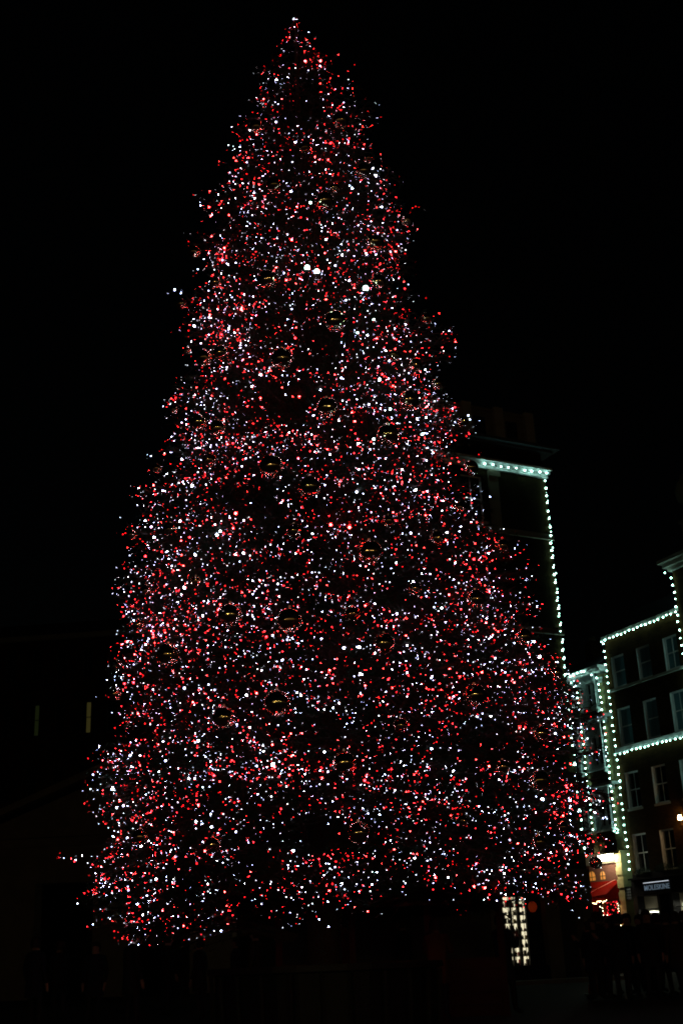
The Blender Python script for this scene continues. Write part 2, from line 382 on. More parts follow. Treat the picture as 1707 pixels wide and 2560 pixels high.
# ------------------------------------------------------------------ building E (taller, at the picture edge)
bE = thing('corner_house', 'taller house with projecting cornice at the right edge of the picture', 'building', FA(5.45, Z0, 0))
ew = [(6.2, 7.1, 13.4, 15.0), (6.2, 7.1, 10.6, 12.3), (8.2, 9.1, 13.4, 15.0)]
w = MB(); wall_with_openings(w, FA, 5.452, 12, Z0, 17.45, ew, BRICK, .16, n=.12, reveal=PAINT)
w.face([FA(5.452, 4, .12), FA(5.452, 17.45, .12), FA(5.452, 17.45, -8), FA(5.452, 4, -8)], BRICK, [(0, 4), (0, 17.4), (8, 17.4), (8, 4)])
w.box(FA, 5.46, 12, Z0, 17.44, -8, -.4, BLACKP); w.build('wall', bE)
for o_ in ew: sash_window(bE, FA, *o_, 0.0, sill=.2)
q = MB()
q.box(FA, 5.35, 12, 17.45, 17.62, -1, .3, STONE); q.box(FA, 5.2, 12, 17.621, 17.82, -1, .45, STONE); q.box(FA, 5.06, 12, 17.821, 17.98, -1, .62, STONE)
q.build('cornice', bE)
q = MB(); q.box(FA, 6.0, 12, 17.981, 19.6, -4, -.3, SOOT); q.box(FA, 5.9, 12, 19.601, 19.72, -4, -.2, SOOT); q.build('attic', bE)
q = MB(); c = FA(6.5, 19.73, -.7); q.lathe(c, [(0, 0), (.35, 0), (.35, .1), (.15, .2), (.12, .5), (.4, .75), (.75, 1.1), (.82, 1.6), (.7, 2.0), (.45, 2.3), (.5, 2.4), (.1, 2.6), (0, 2.62)], SOOT, 20)
q.build('urn', bE, smooth=True)
light_string('string lights down the near house from its projecting cornice', FA, [(5.34, 17.35, .5), (5.45, 17.1, .2), (5.46, 6, .2)], 0.35)

# ------------------------------------------------------------------ building C (bay-windowed, between)
bC = thing('bay_house', 'narrow house with pale painted bays between two lit brick piers', 'building', FA(-3, Z0, 0))
w = MB()
w.box(FA, -9, -.02, Z0, 14.2, -8, -.40, BLACKP)
for (a0, a1) in ((-2.58, -2.22), (-.86, -.32), (-4.6, -4.2)): w.box(FA, a0, a1, 5.9, 14.1, -.39, 0.0, STOCK)
w.box(FA, -.318, -.02, 5.9, 14.6, -.39, -.22, BRICK)
w.build('wall', bC)
storeys = ((12.55, 13.95, 14.25), (9.72, 11.35, 12.1), (6.9, 8.2, 8.95))
for zi, (z0, z1, zt) in enumerate(storeys):
    for (a0, a1) in ((-2.2, -.88), (-4.18, -2.6)):
        ops = [(a0 + .52, a0 + .84, z0 + .12, z1 - .12), (a0 + .9, a1 - .04, z0 + .12, z1 - .12), (a0 + .06, a0 + .40, z0 + .12, z1 - .12)] if a1 > -2 else [(a0 + .9, a0 + 1.2, z0 + .12, z1 - .12), (a0 + 1.26, a1 - .06, z0 + .12, z1 - .12)]
        ops = ops[:2]
        q = MB(); wall_with_openings(q, FA, a0, a1, z0, zt, ops, TEALP, .1, n=.1); q.box(FA, a0, a1, z0 - .08, z0 - .002, -.39, .2, PAINT)
        q.build('bay_front', bC)
        for o_ in ops: sash_window(bC, FA, *o_, .03, paint=TEALP, cols=1, vbar=False)
        q = MB(); q.box(FA, a0, a1, z0 - .5, z0 - .081, -.39, .03, BRICK); q.build('apron', bC)
for (z0, z1, n1) in ((14.21, 14.36, .28), (14.361, 14.50, .36), (12.02, 12.16, .3), (8.85, 8.98, .3)):
    q = MB(); q.box(FA, -4.6, -.3, z0, z1, -.39, n1, PAINT if z0 > 14 else TEALP); q.build('cornice', bC)
for (a, z0, z1) in ((-.9, 12.5, 14.2), (-2.66, 12.5, 14.2), (-.83, 9.65, 12.0), (-.8, 6.9, 8.8), (-2.62, 9.65, 12.0)):
    q = MB(); q.cyl(FA(a, z0, .17), FA(a, z1, .17), .035, .035, PAINT, 8)
    q.box(FA, a - .09, a + .09, z0 - .02, z0 + .05, .06, .27, PAINT); q.box(FA, a - .055, a + .055, z0 - .16, z0 - .021, .04, .2, PAINT); q.build('colonnette', bC)
for a in (-2.38, -.62):
    for z in (13.85, 11.9, 8.8):
        q = MB(); q.box(FA, a - .17, a + .17, z, z + .1, .002, .14, PAINT); q.box(FA, a - .11, a + .11, z - .14, z - .001, .002, .09, PAINT); q.build('corbel', bC)
q = MB()
R = [FA(-6, 14.51, .3), FA(-.35, 14.51, .3), FA(-.35, 15.5, -1.3), FA(-6, 15.5, -1.3)]
q.face(R, SLATE); q.box(FA, -6, -.35, 14.0, 15.5, -7, -1.301, SLATE); q.build('roof', bC)
q = MB(); q.box(FA, -2.6, -2.0, 14.9, 16.2, -1.4, -.8, BRICK)
for i in range(3): q.cyl(FA(-2.45 + i * .16, 16.2, -1.1), FA(-2.45 + i * .16, 16.45, -1.1), .07, .055, STOCK, 8)
q.build('chimney', bC)
light_string('string lights down the left brick pier of the bay house', FA, [(-2.5, 14.1, .35), (-2.38, 13.7, .14), (-2.3, 9.5, .14), (-2.3, 7, .14)], 0.29)
light_string('string lights down the right brick pier of the bay house', FA, [(-.8, 14.1, .35), (-.66, 13.9, .14), (-.64, 12.7, .1), (-.62, 7.0, .1)], 0.30)
light_string('short string lights under the cornice of the bay house', FA, [(-3.3, 14.38, .42), (-1.25, 14.38, .42)], 0.30)
# tangle of bulbs at the bottom end
light_string('loose loop of small bulbs ending above the white floodlamp', FA, [(-.58, 6.9, .14), (-.72, 6.75, .16), (-.5, 6.6, .18), (-.42, 6.78, .16), (-.55, 6.85, .16)], 0.14, bulb=BULB_DIM)

# ground floor of C: stone piers, floodlamp, awning
q = MB()
ZL = 5.88
YST = mat('lamplit_yellow_stone', (0.55, 0.46, 0.22), 0.85, noise=(2, 0.3), bump=0.3)  # plain stone with the floodlamp's yellow light put into its colour
q.box(FA, -.84, -.46, Z0, ZL, -.39, .16, YST)
for i in range(9): q.box(FA, -.87, -.43, Z0 + .25 + i * .56, Z0 + .62 + i * .56, -.1, .19, YST)
q.build('stone_pier', bC)
q = MB(); q.box(FA, -4.6, -4.2, Z0, ZL, -.39, .16, STONE); q.build('stone_pier', bC)
q = MB(); q.box(FA, -4.19, -.85, 5.4, ZL, -.39, .05, SOOT); q.build('lintel', bC)
q = MB(); q.box(FA, -4.19, -.85, 4.5, 5.399, -.39, -.1, mat('dark_red_brick', (0.12, 0.05, 0.035), 0.8)); q.build('upper_panel', bC)
AMBER = mat('amber_lit_glass', (0.5, 0.25, 0.1), 0.4, emit=(1.0, 0.36, 0.05), estr=0.42)
for (a0, a1) in ((-3.28, -2.8), (-2.42, -2.05)):
    q = MB(); n = 12; ca = (a0 + a1) / 2; r = (a1 - a0) / 2
    pts = [FA(a0, 4.72, -.09), FA(a1, 4.72, -.09)] + [FA(ca + r * math.cos(PI * i / n), 4.9 + r * math.sin(PI * i / n), -.09) for i in range(n + 1)]
    q.face(pts, AMBER); f = q.build('arched_window', bC)
    q = MB(); q.box(FA, a0, a1, 4.86, 4.885, -.085, -.06, IRON); q.box(FA, ca - .012, ca + .012, 4.72, 4.9 + r, -.085, -.065, IRON); b = q.build('glazing_bar', None, origin=f.location); b.parent = f; b.location = (0, 0, 0)
t = thing('floodlamp', 'long white floodlamp glaring over the red awning', 'lamp', FA(-1.3, 5.6, .55))
q = MB(); 
for i in range(2): q.box(FA, -1.95 + i * .68, -1.28 + i * .68, 5.47 + i * .015, 5.71 + i * .015, .45, .6, mat('flood_glow%d' % i, (0.8, 0.8, 0.75), 0.4, emit=(1.0, 0.93, 0.66), estr=32.0))
q.build('lamp_glass', t)
q = MB(); q.box(FA, -1.9, -.58, 5.72, 5.77, .1, .62, IRON); q.box(FA, -1.5, -1.44, 5.6, 5.72, .055, .45, IRON); q.box(FA, -1.0, -.94, 5.6, 5.72, .055, .45, IRON); q.build('hood', t)
REDC = mat('red_canvas', (0.16, 0.004, 0.0015), 0.95, noise=(6, 0.2), spec=0.05)
t = thing('awning', 'red canvas awning sloping over the fairy lit doorway', 'awning', FA(-2, 3.8, 0))
q = MB()
q.face([FA(-3.4, 4.66, -.08), FA(-1.0, 4.60, -.08), FA(-.86, 3.98, .9), FA(-3.4, 3.9, .9)], REDC)
q.face([FA(-3.4, 3.9, .9), FA(-.86, 3.98, .9), FA(-.86, 3.74, .9), FA(-3.4, 3.66, .9)], REDC)
q.face([FA(-1.0, 4.6, -.08), FA(-.86, 3.98, .9), FA(-.86, 3.74, .9), FA(-.86, 3.74, -.08)], REDC); q.build('canvas', t)
q = MB(); q.cyl(FA(-1.3, 4.64, -.05), FA(-2.75, 3.95, .9), .018, .018, mat('awning_rib', (0.6, 0.25, 0.2), 0.5), 6)
for a in (-3.38, -.9): q.cyl(FA(a, 3.75, -.05), FA(a, 3.72, .88), .02, .02, IRON, 6)
q.build('rib', t)
# doorway under the awning
q = MB(); ORNG = mat('orange_lit_wood', (0.4, 0.17, 0.04), 0.6)
q.box(FA, -4.19, -.85, Z0, 4.499, -2.2, -2.1, mat('maroon_wall', (0.12, 0.012, 0.01), 0.8))
q.box(FA, -3.16, -2.98, Z0, 4.0, -.2, 0, REDC); q.box(FA, -2.62, -2.5, Z0, 4.0, -.3, -.15, ORNG); q.build('entrance', bC)
t = thing('pendant_lamp', 'amber lamp hanging in the doorway behind the red awning', 'lamp', FA(-2.2, 3.5, -.7))
link_mesh('globe', ico_mesh('globe', .09, 2, mat('amber_lamp', (0.8, 0.4, 0.1), 0.4, emit=(1.0, 0.42, 0.08), estr=12.0)), FA(-2.75, 3.66, -.5), t)
q = MB(); q.cyl(FA(-2.75, 3.76, -.5), FA(-2.75, 4.3, -.5), .01, .01, IRON, 5); q.build('stem', t)
TINYW = ico_mesh('tiny_bulb', .02, 1, mat('warm_fairy', (0.8, 0.6, 0.3), 0.4, emit=(1.0, 0.82, 0.45), estr=14))
light_string('warm fairy lights along the valance of the red awning', FA, [(-2.85, 3.62, .95), (-2.6, 3.72, .95), (-2.3, 3.6, .95), (-2.0, 3.74, .95), (-1.7, 3.6, .95), (-1.4, 3.72, .95), (-1.1, 3.66, .95), (-.84, 3.72, .95)], 0.055, bulb=TINYW, jitter=.05)
light_string('warm fairy lights down the left post of the doorway', FA, [(-2.84, 3.75, .96), (-2.9, 2.0, .96)], 0.1, bulb=TINYW, jitter=.04)
light_string('warm fairy lights down the stone pier beside the doorway', FA, [(-.86, 3.6, .3), (-.84, 2.0, .3)], 0.13, bulb=TINYW, jitter=.04)
REDB = ico_mesh('red_fairy', .022, 1, mat('red_fairy', (0.6, 0.05, 0.05), 0.4, emit=(1.0, 0.015, 0.03), estr=3.5))
t = thing('christmas_tree', 'small potted tree wrapped in red lights inside the doorway', 'tree', FA(-1.1, Z0, .45))
q = MB(); q.lathe(FA(-1.1, Z0, .45), [(0, 0), (.22, 0), (.28, .45), (.24, .45), (0, .42)], IRON, 14); q.build('pot', t)
q = MB(); q.cyl(FA(-1.1, Z0 + .35, .45), FA(-1.1, 3.4, .45), .04, .02, BARK, 6); q.build('trunk', t)
bushy(t, FA, -1.38, -.88, 2.3, 3.75, .2, .7, 1500, .1, NEEDLE, 'crown')
for i in range(70):
    z = random.uniform(2.4, 3.72); rr_ = .24 * (1 - abs(z - 3.3) * .35)
    a = random.uniform(0, 2 * PI); link_mesh('bulb', REDB, FA(-1.1 + rr_ * math.cos(a), z, .45 + rr_ * math.sin(a) * 1.1), t)
t = thing('fairy_lights', 'red lights scattered on hanging greenery in the middle of the doorway', 'fairy lights', FA(-2, 3, .3))
q = MB(); q.tube([FA(-2.2, 3.6, .3), FA(-2.1, 3.1, .3), FA(-1.7, 2.9, .3), FA(-1.5, 2.4, .3)], .01, WIRE); q.build('wire', t)
for i in range(34):
    u = random.random(); link_mesh('bulb', REDB if random.random() < .6 else TINYW, FA(-2.25 + u * .9 + random.gauss(0, .06), 3.5 - u * 1.0 + random.gauss(0, .14), .3), t)
t = thing('fairy_lights', 'few red lights on the left of the red doorway', 'fairy lights', FA(-3.2, 3, .3))
q = MB(); q.tube([FA(-3.25, 3.6, .3), FA(-3.2, 2.5, .3)], .01, WIRE); q.build('wire', t)
for i in range(9): link_mesh('bulb', REDB, FA(-3.2 + random.gauss(0, .08), 3.6 - i * .11, .3), t)

# ------------------------------------------------------------------ building B (tall stone-trimmed block behind the tree)
bB = thing('tall_building', 'tall dark brick building behind the tree outlined by string lights', 'building', FB(-3, Z0, 0))
ops = []
for c in range(3):
    a = -3.95 - c * 2.05
    for (z0, z1) in ((17.0, 18.9), (13.5, 16.0), (9.6, 12.0), (5.6, 8.2)): ops.append((a, a + 1.0, z0, z1))
w = MB(); wall_with_openings(w, FB, -11, 0, 4.3, 19.2, ops, DBRICK, .2)
w.box(FB, -11, -.02, 4.3, 19.2, -14, -.42, BLACKP)
w.face([FB(0, 4.3, 0), FB(0, 19.2, 0), FB(0, 19.2, -14), FB(0, 4.3, -14)], BRICK, [(0, 4), (0, 19), (14, 19), (14, 4)]); w.build('wall', bB)
for o_ in ops: sash_window(bB, FB, *o_, -.16, sill=.24)
for (z0, z1, n1) in ((19.2, 19.34, .1), (19.341, 19.46, .2), (19.461, 19.56, .3), (16.6, 16.82, .1), (12.8, 13.0, .12), (9.0, 9.15, .1)):
    q = MB(); q.box(FB, -11, .02 + n1 * .5, z0, z1, -.3, n1, PAINT if z0 > 19 else SOOT); q.build('cornice' if z0 > 19 else 'string_course', bB)
q = MB(); q.box(FB, -11, -.1, 19.561, 20.2, -.6, 0, DBRICK); q.build('frieze', bB)
q = MB(); q.box(FB, -11, .25, 20.2, 20.3, -.6, .35, SLATE); q.box(FB, -11, .45, 20.301, 20.42, -.6, .55, SLATE); q.build('upper_cornice', bB)
q = MB(); q.box(FB, -11, -.0, 20.421, 22.0, -8, -.5, SOOT); q.box(FB, -11, -.0, 22.001, 22.12, -8, -.42, SOOT); q.build('attic', bB)
for a in (-.43, -1.9, -3.4, -4.9, -6.4): 
    q = MB(); q.box(FB, a, a + .42, 20.421, 22.2, -.499, -.33, STONE); q.build('attic_pier', bB)
for a in (-1.3, -2.8):
    q = MB(); q.box(FB, a, a + .5, 20.8, 21.7, -.51, -.44, GLASS); q.build('attic_window', bB)
for a in (-2.72, -6.2):
    q = MB(); q.box(FB, a, a + .42, 16.83, 19.199, .003, .1, SOOT); q.box(FB, a - .06, a + .48, 18.9, 19.1, .101, .17, SOOT); q.build('pilaster', bB)
# ground floor B
q = MB()
q.box(FB, -11, 0, 3.55, 4.3, -.4, .14, SOOT)
for (a0, a1) in ((-.45, 0), (-2.0, -1.42), (-4.3, -3.72), (-6.6, -6.0), (-9, -8.4), (-11.4, -10.8)):
    q.box(FB, a0, a1, Z0, 3.55, -.4, .12, SOOT)
q.build('ground_floor_piers', bB)
q = MB()
for (a0, a1) in ((-1.42, -.45), (-6.0, -4.3), (-8.4, -6.6), (-10.8, -9)):
    q.box(FB, a0, a1, Z0, 3.549, -.41, -.3, SLATE)
q.box(FB, -3.72, -2.0, Z0, 1.2, -.4, .05, BLACKP); q.box(FB, -3.72, -2.0, 3.42, 3.549, -.4, .05, BLACKP)
q.build('shutter', bB)
CREAM = mat('lit_display_panel', (0.8, 0.78, 0.62), 0.7, emit=(1.0, 0.90, 0.60), estr=0.95)
q = MB(); q.box(FB, -3.71, -2.25, 1.2, 3.419, -.52, -.5, CREAM); q.build('lit_back_panel', bB)
q = MB(); q.box(FB, -2.735, -2.66, 1.2, 3.42, -.06, .04, BLACKP); q.box(FB, -3.36, -3.31, 1.2, 3.42, -.06, .03, BLACKP); q.box(FB, -3.08, -3.01, 1.2, 3.42, -.06, .03, BLACKP); q.build('mullion', bB)
DARKGREEN = mat('unlit_shop_glass', (0.012, 0.02, 0.014), 0.25)
q = MB(); q.box(FB, -2.655, -2.0, 1.2, 3.42, -.17, -.15, DARKGREEN); q.build('pane', bB)
sh = thing('shelf_unit', 'lit shop shelves crowded with goods behind the window', 'shelves', FB(-3.3, 1.2, -.35))
lv = [1.22, 1.52, 1.80, 2.06, 2.32, 2.58, 2.84, 3.10, 3.3]
SHELF = mat('dark_shelf', (0.06, 0.05, 0.03), 0.6)
for z in lv: q = MB(); q.box(FB, -3.70, -2.27, z - .025, z, -.48, -.2, SHELF); q.build('shelf', sh)
q = MB()
for a in (-3.7, -3.4, -3.12, -2.94, -2.8, -2.66, -2.52, -2.4): q.box(FB, a, a + .018, 1.2, 3.4, -.499, -.481, SHELF)
q.build('upright', sh)
GOOD = [mat('goods_' + n, c, .5) for n, c in (('red', (.5, .02, .02)), ('white', (.75, .72, .6)), ('brown', (.1, .07, .04)), ('dark', (.02, .03, .025)), ('gold', (.5, .4, .15)))]
for z in lv[:-1]:
    a = -3.68; ng = -1
    while a < -2.4 and ng < 12:
        ng += 1; wd = random.uniform(.05, .11); hg = random.uniform(.07, .2); mi = random.choice([0, 0, 1, 2, 3, 3, 3, 4])
        q = MB(); kind_ = random.random()
        if kind_ < .5: q.box(FB, a, a + wd, z + .001, z + hg, -.36, -.36 + wd, GOOD[mi]); q.box(FB, a + wd * .4, a + wd * .6, z + hg + .001, z + hg + .012, -.36, -.36 + wd, GOOD[(mi + 1) % 5])
        else: c = FB(a + wd / 2, z + .001, -.33); q.lathe(c, [(0, 0), (wd * .5, 0), (wd * .55, hg * .5), (wd * .3, hg * .8), (wd * .2, hg * 1.1), (0, hg * 1.1)], GOOD[mi], 10)
        o = q.build('gift_box' if kind_ < .5 else 'jar')
        tag(o, 'small %s %s, %s along the %s shelf up in the lit shop window' % (GOOD[mi].name.split('_')[1], 'gift box' if kind_ < .5 else 'jar', ['first', 'second', 'third', 'fourth', 'fifth', 'sixth', 'seventh', 'eighth', 'ninth', 'tenth', 'eleventh', 'twelfth', 'thirteenth'][ng], ['lowest', 'second', 'third', 'fourth', 'fifth', 'sixth', 'seventh', 'eighth'][lv.index(z)]), 'gift box' if kind_ < .5 else 'jar', 'goods on the lit shop shelves')
        a += wd + random.uniform(.015, .06)
t = thing('lantern', 'red glowing lantern behind dark glass beside the lit shop window', 'lamp', FB(-2.35, 3.1, -.2))
q = MB(); q.lathe(FB(-2.36, 2.9, -.12), [(0, 0), (.1, .02), (.17, .12), (.19, .22), (.15, .33), (.06, .4), (0, .4)], mat('red_lantern', (.4, .05, .02), .5, emit=(1.0, .09, .01), estr=.06), 14); q.build('lantern_shade', t, smooth=True)
q = MB(); q.cyl(FB(-2.36, 3.25, -.12), FB(-2.36, 3.42, -.12), .012, .012, IRON, 5); q.build('hook', t)

light_string('string lights along the top cornice of the tall building', FB, [(-2.98, 19.28, .28), (-.08, 19.33, .28)], 0.385)
light_string('string lights down the right corner of the tall building', FB, [(-.1, 19.1, .1), (-.1, 5, .1)], 0.33)
light_string('second string of smaller bulbs beside the corner of the tall building', FB, [(-.0, 18.6, -.02), (.02, 16.5, .0), (-.03, 14, .05), (-.04, 5, .05)], 0.33, bulb=BULB_DIM)

# ------------------------------------------------------------------ church portico, left, and the house behind it
class WF:
    k = 1.0
    def __init__(s, P, d, n): s.P = Vector(P); s.d = Vector(d); s.n = Vector(n)
    def __call__(s, a, z, n=0.0):
        q = s.P + s.d * a + s.n * n; return Vector((q.x, q.y, z))
Pc = at(-30, 2060, 62); Pc.z = 0
dC = Vector((math.cos(math.radians(-6)), math.sin(math.radians(-6)), 0)); nC = Vector((dC.y, -dC.x, 0))
FCh = WF(Pc, dC, nC)
ch = thing('church_portico', 'dim stone church portico with a low pediment at the left', 'building', Pc)
eave = at(-30, 2072, 62).z
q = MB(); Wd = 21.0; rise = 4.1; CK = K; K = 1.0
wall_with_openings(q, FCh, 0, Wd, 0, eave - 1.0, [(2.55, 5.4, 0, 5.1), (7.4, 10, 0, 5.1), (12, 14.6, 0, 5.1), (16.3, 19, 0, 5.1)], SOOT, 1.0)
K = CK
q.box(FCh, 0, Wd, 0, eave - 1, -12, -6, BLACKP); q.build('wall', ch)
q = MB(); q.box(FCh, -.3, Wd + .3, eave - .999, eave - .6, -3, .15, SOOT); q.box(FCh, -.5, Wd + .5, eave - .599, eave - .2, -3, .5, SOOT); q.build('entablature', ch)
q = MB(); pf = [FCh(-.3, eave - .199, .1), FCh(Wd + .3, eave - .199, .1), FCh(Wd / 2, eave + rise - .3, .1)]; q.face(pf, SOOT); q.build('tympanum', ch)
q = MB()
for s0, s1 in (((-.9, eave - .2), (Wd / 2, eave + rise)), ((Wd + .9, eave - .2), (Wd / 2, eave + rise))):
    a, b = s0, s1
    q.face([FCh(a[0], a[1], .8), FCh(b[0], b[1], .8), FCh(b[0], b[1] + .4, .8), FCh(a[0], a[1] + .3, .8)], SOOT)
    q.face([FCh(a[0], a[1] + .3, .8), FCh(b[0], b[1] + .4, .8), FCh(b[0], b[1] + .4, -12), FCh(a[0], a[1] + .3, -12)], SLATE)
    q.face([FCh(a[0], a[1], .8), FCh(b[0], b[1], .8), FCh(b[0], b[1], .1), FCh(a[0], a[1], .1)], SOOT)
q.build('roof', ch)

Ph = at(-60, 2000, 80); Ph.z = 0
FH = WF(Ph, dC, nC)
hs = thing('background_house', 'black house behind the church portico with two dimly lit windows', 'building', Ph)
zt0, zt1 = at(240, 1850, 80).z, at(240, 1772, 80).z
def a_of(px):
    p = at(px, 1810, 80); return (Vector((p.x, p.y, 0)) - Ph).dot(dC)
hops = []
DIMY = mat('curtained_lit_glass', (0.2, 0.2, 0.1), 0.6, emit=(0.9, 0.75, 0.2), estr=0.028)
DIMG = mat('faint_lit_glass', (0.1, 0.12, 0.06), 0.6, emit=(0.5, 0.7, 0.2), estr=0.010)
a1_, a2_ = a_of(89), a_of(231); sp = (a2_ - a1_) / 2
cols = [a1_ - sp, a1_, a1_ + sp, a2_, a2_ + sp, a2_ + 2 * sp]
for a in cols:
    for dz in (0, 3.6, -4.0): hops.append((a, a + .70, zt0 + dz, zt1 + dz))
q = MB(); CK = K; K = 1.0; wall_with_openings(q, FH, -4, 30, 0, 21.5, hops, BRICK, .25); K = CK
q.box(FH, -4, 30, 0, 21.5, -10, -.5, BLACKP); q.box(FH, -4.2, 30.2, 21.501, 21.8, -10, .3, SOOT); q.build('wall', hs)
q = MB(); q.face([FH(-4, 21.81, .2), FH(30, 21.81, .2), FH(30, 23.5, -3), FH(-4, 23.5, -3)], SLATE); q.build('roof', hs)
for (a0, a1, z0, z1) in hops:
    lit = abs(z0 - zt0) < .1 and (abs(a0 - a2_) < .01)
    dim = abs(z0 - zt0) < .1 and (abs(a0 - a1_) < .01)
    sash_window(hs, FH, a0, a1, z0, z1, -.2, paint=SLATE, glass=[GLASS, DIMY] if lit else ([GLASS, DIMG] if dim else GLASS), cols=2)

# ------------------------------------------------------------------ market hall behind the camera (mirrored in the baubles)
mh = thing('market_hall', 'long market hall facing the tree with warm lamps under its eaves', 'building', (0, -24, 0))
FM = WF((-30, -24, 0), (1, 0, 0), (0, 1, 0))
q = MB()
CK = K; K = 1.0; wall_with_openings(q, FM, 0, 60, 0, 7.5, [(2 + i * 4, 4.6 + i * 4, 0, 4.2) for i in range(14)], SOOT, 1.0); K = CK
q.box(FM, 0, 60, 0, 7.5, -9, -6, BLACKP); q.build('wall', mh)
q = MB(); q.face([FM(-1, 7.5, 1), FM(61, 7.5, 1), FM(61, 11, -6), FM(-1, 11, -6)], SLATE); q.build('roof', mh)
HALL = mat('hall_lamp_glow', (0.8, 0.6, 0.3), 0.4, emit=(1.0, 0.75, 0.3), estr=75)
hallb = ico_mesh('hall_lamp', 0.16, 2, HALL)
for i in range(30):
    link_mesh('lamp', hallb, FM(1.0 + i * 2.0 + random.uniform(-.5, .5), 4.6 + random.uniform(-.2, .5), .4), mh, random.uniform(.5, 1.1))

# ------------------------------------------------------------------ the Christmas tree
TX, TY = -0.49, 18.0; TOPZ = 17.88
disp = [(35, 677, 677), (60, 668, 686), (100, 652, 725), (150, 612, 765), (190, 590, 790), (215, 580, 826), (275, 557, 872), (330, 522, 878), (350, 530, 872), (395, 505, 903), (440, 483, 930), (480, 465, 960), (550, 432, 950),
        (600, 440, 958), (640, 440, 962), (670, 392, 965), (690, 410, 975), (720, 413, 990), (750, 416, 1037), (820, 425, 1045), (880, 390, 1040), (950, 372, 1070), (1000, 362, 1078), (1060, 350, 1095), (1110, 325, 1085), (1160, 300, 1110),
        (1190, 275, 1130), (1220, 285, 1172), (1300, 275, 1195), (1350, 272, 1190), (1400, 275, 1190), (1450, 290, 1240), (1500, 252, 1250), (1600, 245, 1305), (1700, 232, 1325), (1800, 197, 1355),
        (1880, 200, 1370), (1930, 195, 1400), (1970, 170, 1400), (2050, 195, 1330), (2130, 205, 1240)]
prof = []
for (dy, xl, xr) in disp:
    y = dy * 1.0887; row = []
    for x in (xl * 1.0887, xr * 1.0887):
        d = ray(x, y); p = EYE + d * (TY / d.y); row.append((p.z, p.x - TX))
    prof.append(((row[0][0] + row[1][0]) / 2, max(.03, -row[0][1]), max(.03, row[1][1])))
prof.sort(); pz = np.array([p[0] for p in prof]); pl = np.array([p[1] for p in prof]) ; pr = np.array([p[2] for p in prof])
ZB = pz[0]
pl *= np.interp(pz, [ZB, 5, 8], [.93, .96, 1.0]); pr *= np.interp(pz, [ZB, 5, 8], [1.045, 1.035, 1.0])
def radius(z, ph):
    l = np.interp(z, pz, pl); r = np.interp(z, pz, pr); c = math.cos(ph)
    mean = (l + r) / 2; e = (r - l) / 2
    return float((mean + e * c) * 0.97)
def smooth_radius(z, ph):
    return sum(radius(z + d, ph) for d in (-.5, -.25, 0, .25, .5)) / 5

tree = thing('christmas_tree', 'towering fir Christmas tree covered in red and white lights in the square', 'tree', (TX, TY, 0))
q = MB()
ring = 14; prev = None
for i in range(24):
    z0_ = i * TOPZ / 24; z1_ = (i + 1) * TOPZ / 24
    q.cyl((TX, TY, z0_), (TX, TY, z1_), .24 * (1 - z0_ / TOPZ) + .015, .24 * (1 - z1_ / TOPZ) + .015, BARK, 10, caps=False)
q.build('trunk', tree, smooth=True)

def spray_arrays(rs, n_side, n_need, nl=0.026, nw=0.0035):
    """unit branch along +x, returns verts, faces, mats (0 bark, 1 needle)"""
    V = []; Fc = []; Mi = []
    def twig(p0, p1, r0, r1):
        d = np.array(p1) - np.array(p0); L = np.linalg.norm(d); d /= L
        u = np.cross(d, [0, 0, 1.0]); u /= (np.linalg.norm(u) + 1e-9); w_ = np.cross(d, u); b = len(V)
        for p, r in ((p0, r0), (p1, r1)):
            for a in (0, 2.1, 4.2): V.append(np.array(p) + (u * math.cos(a) + w_ * math.sin(a)) * r)
        for i in range(3):
            j = (i + 1) % 3; Fc.append((b + i, b + j, b + 3 + j, b + 3 + i)); Mi.append(0)
    def needles(p0, p1, n):
        d = np.array(p1) - np.array(p0); L = np.linalg.norm(d); d /= L
        u = np.cross(d, [0, 0, 1.0]); u /= (np.linalg.norm(u) + 1e-9); w_ = np.cross(d, u)
        for i in range(n):
            t = rs.random(); a = rs.uniform(0, 2 * PI); side = u * math.cos(a) + w_ * math.sin(a) * .7
            p = np.array(p0) + d * L * t; e = side * .8 + d * .7; l = nl * rs.uniform(.7, 1.2)
            b = len(V); o = np.cross(e, side + d * .3 + .01); o /= (np.linalg.norm(o) + 1e-9)
            V.extend([p - d * nw, p + d * nw, p + e * l]); Fc.append((b, b + 1, b + 2)); Mi.append(1)
    def axis(t): return np.array([t, 0.03 * math.sin(t * 5), -0.10 * t * t + .05 * math.sin(t * 3.1)])
    for i in range(6): twig(axis(i / 6), axis((i + 1) / 6), .016 * (1 - i / 7), .016 * (1 - (i + 1) / 7))
    needles(axis(.3), axis(.65), n_need // 2); needles(axis(.65), axis(1), n_need // 2 + 4)
    for i in range(n_side):
        t = .18 + .8 * (i + rs.random() * .6) / n_side; s = 1 if i % 2 else -1
        L = (.46 * (1 - t) ** .8 + .05) * rs.uniform(.75, 1.15); an = math.radians(rs.uniform(42, 60))
        p0 = axis(t); p1 = p0 + np.array([L * math.cos(an), s * L * math.sin(an), -.12 * L + rs.normal() * .02])
        twig(p0, p1, .006, .002); needles(p0, p1, int(n_need * (.3 + L * 2)))
        for k_ in range(int(2 + L * 9)):
            u = rs.uniform(.25, .95); q0 = p0 + (p1 - p0) * u; l2 = L * .42 * (1.1 - u) + .03; a2 = an * s + rs.choice([-1, 1]) * math.radians(45)
            q1 = q0 + np.array([l2 * math.cos(a2), l2 * math.sin(a2), rs.normal() * .02 - .02])
            needles(q0, q1, int(n_need * .35))
    return np.array(V), Fc, np.array(Mi)

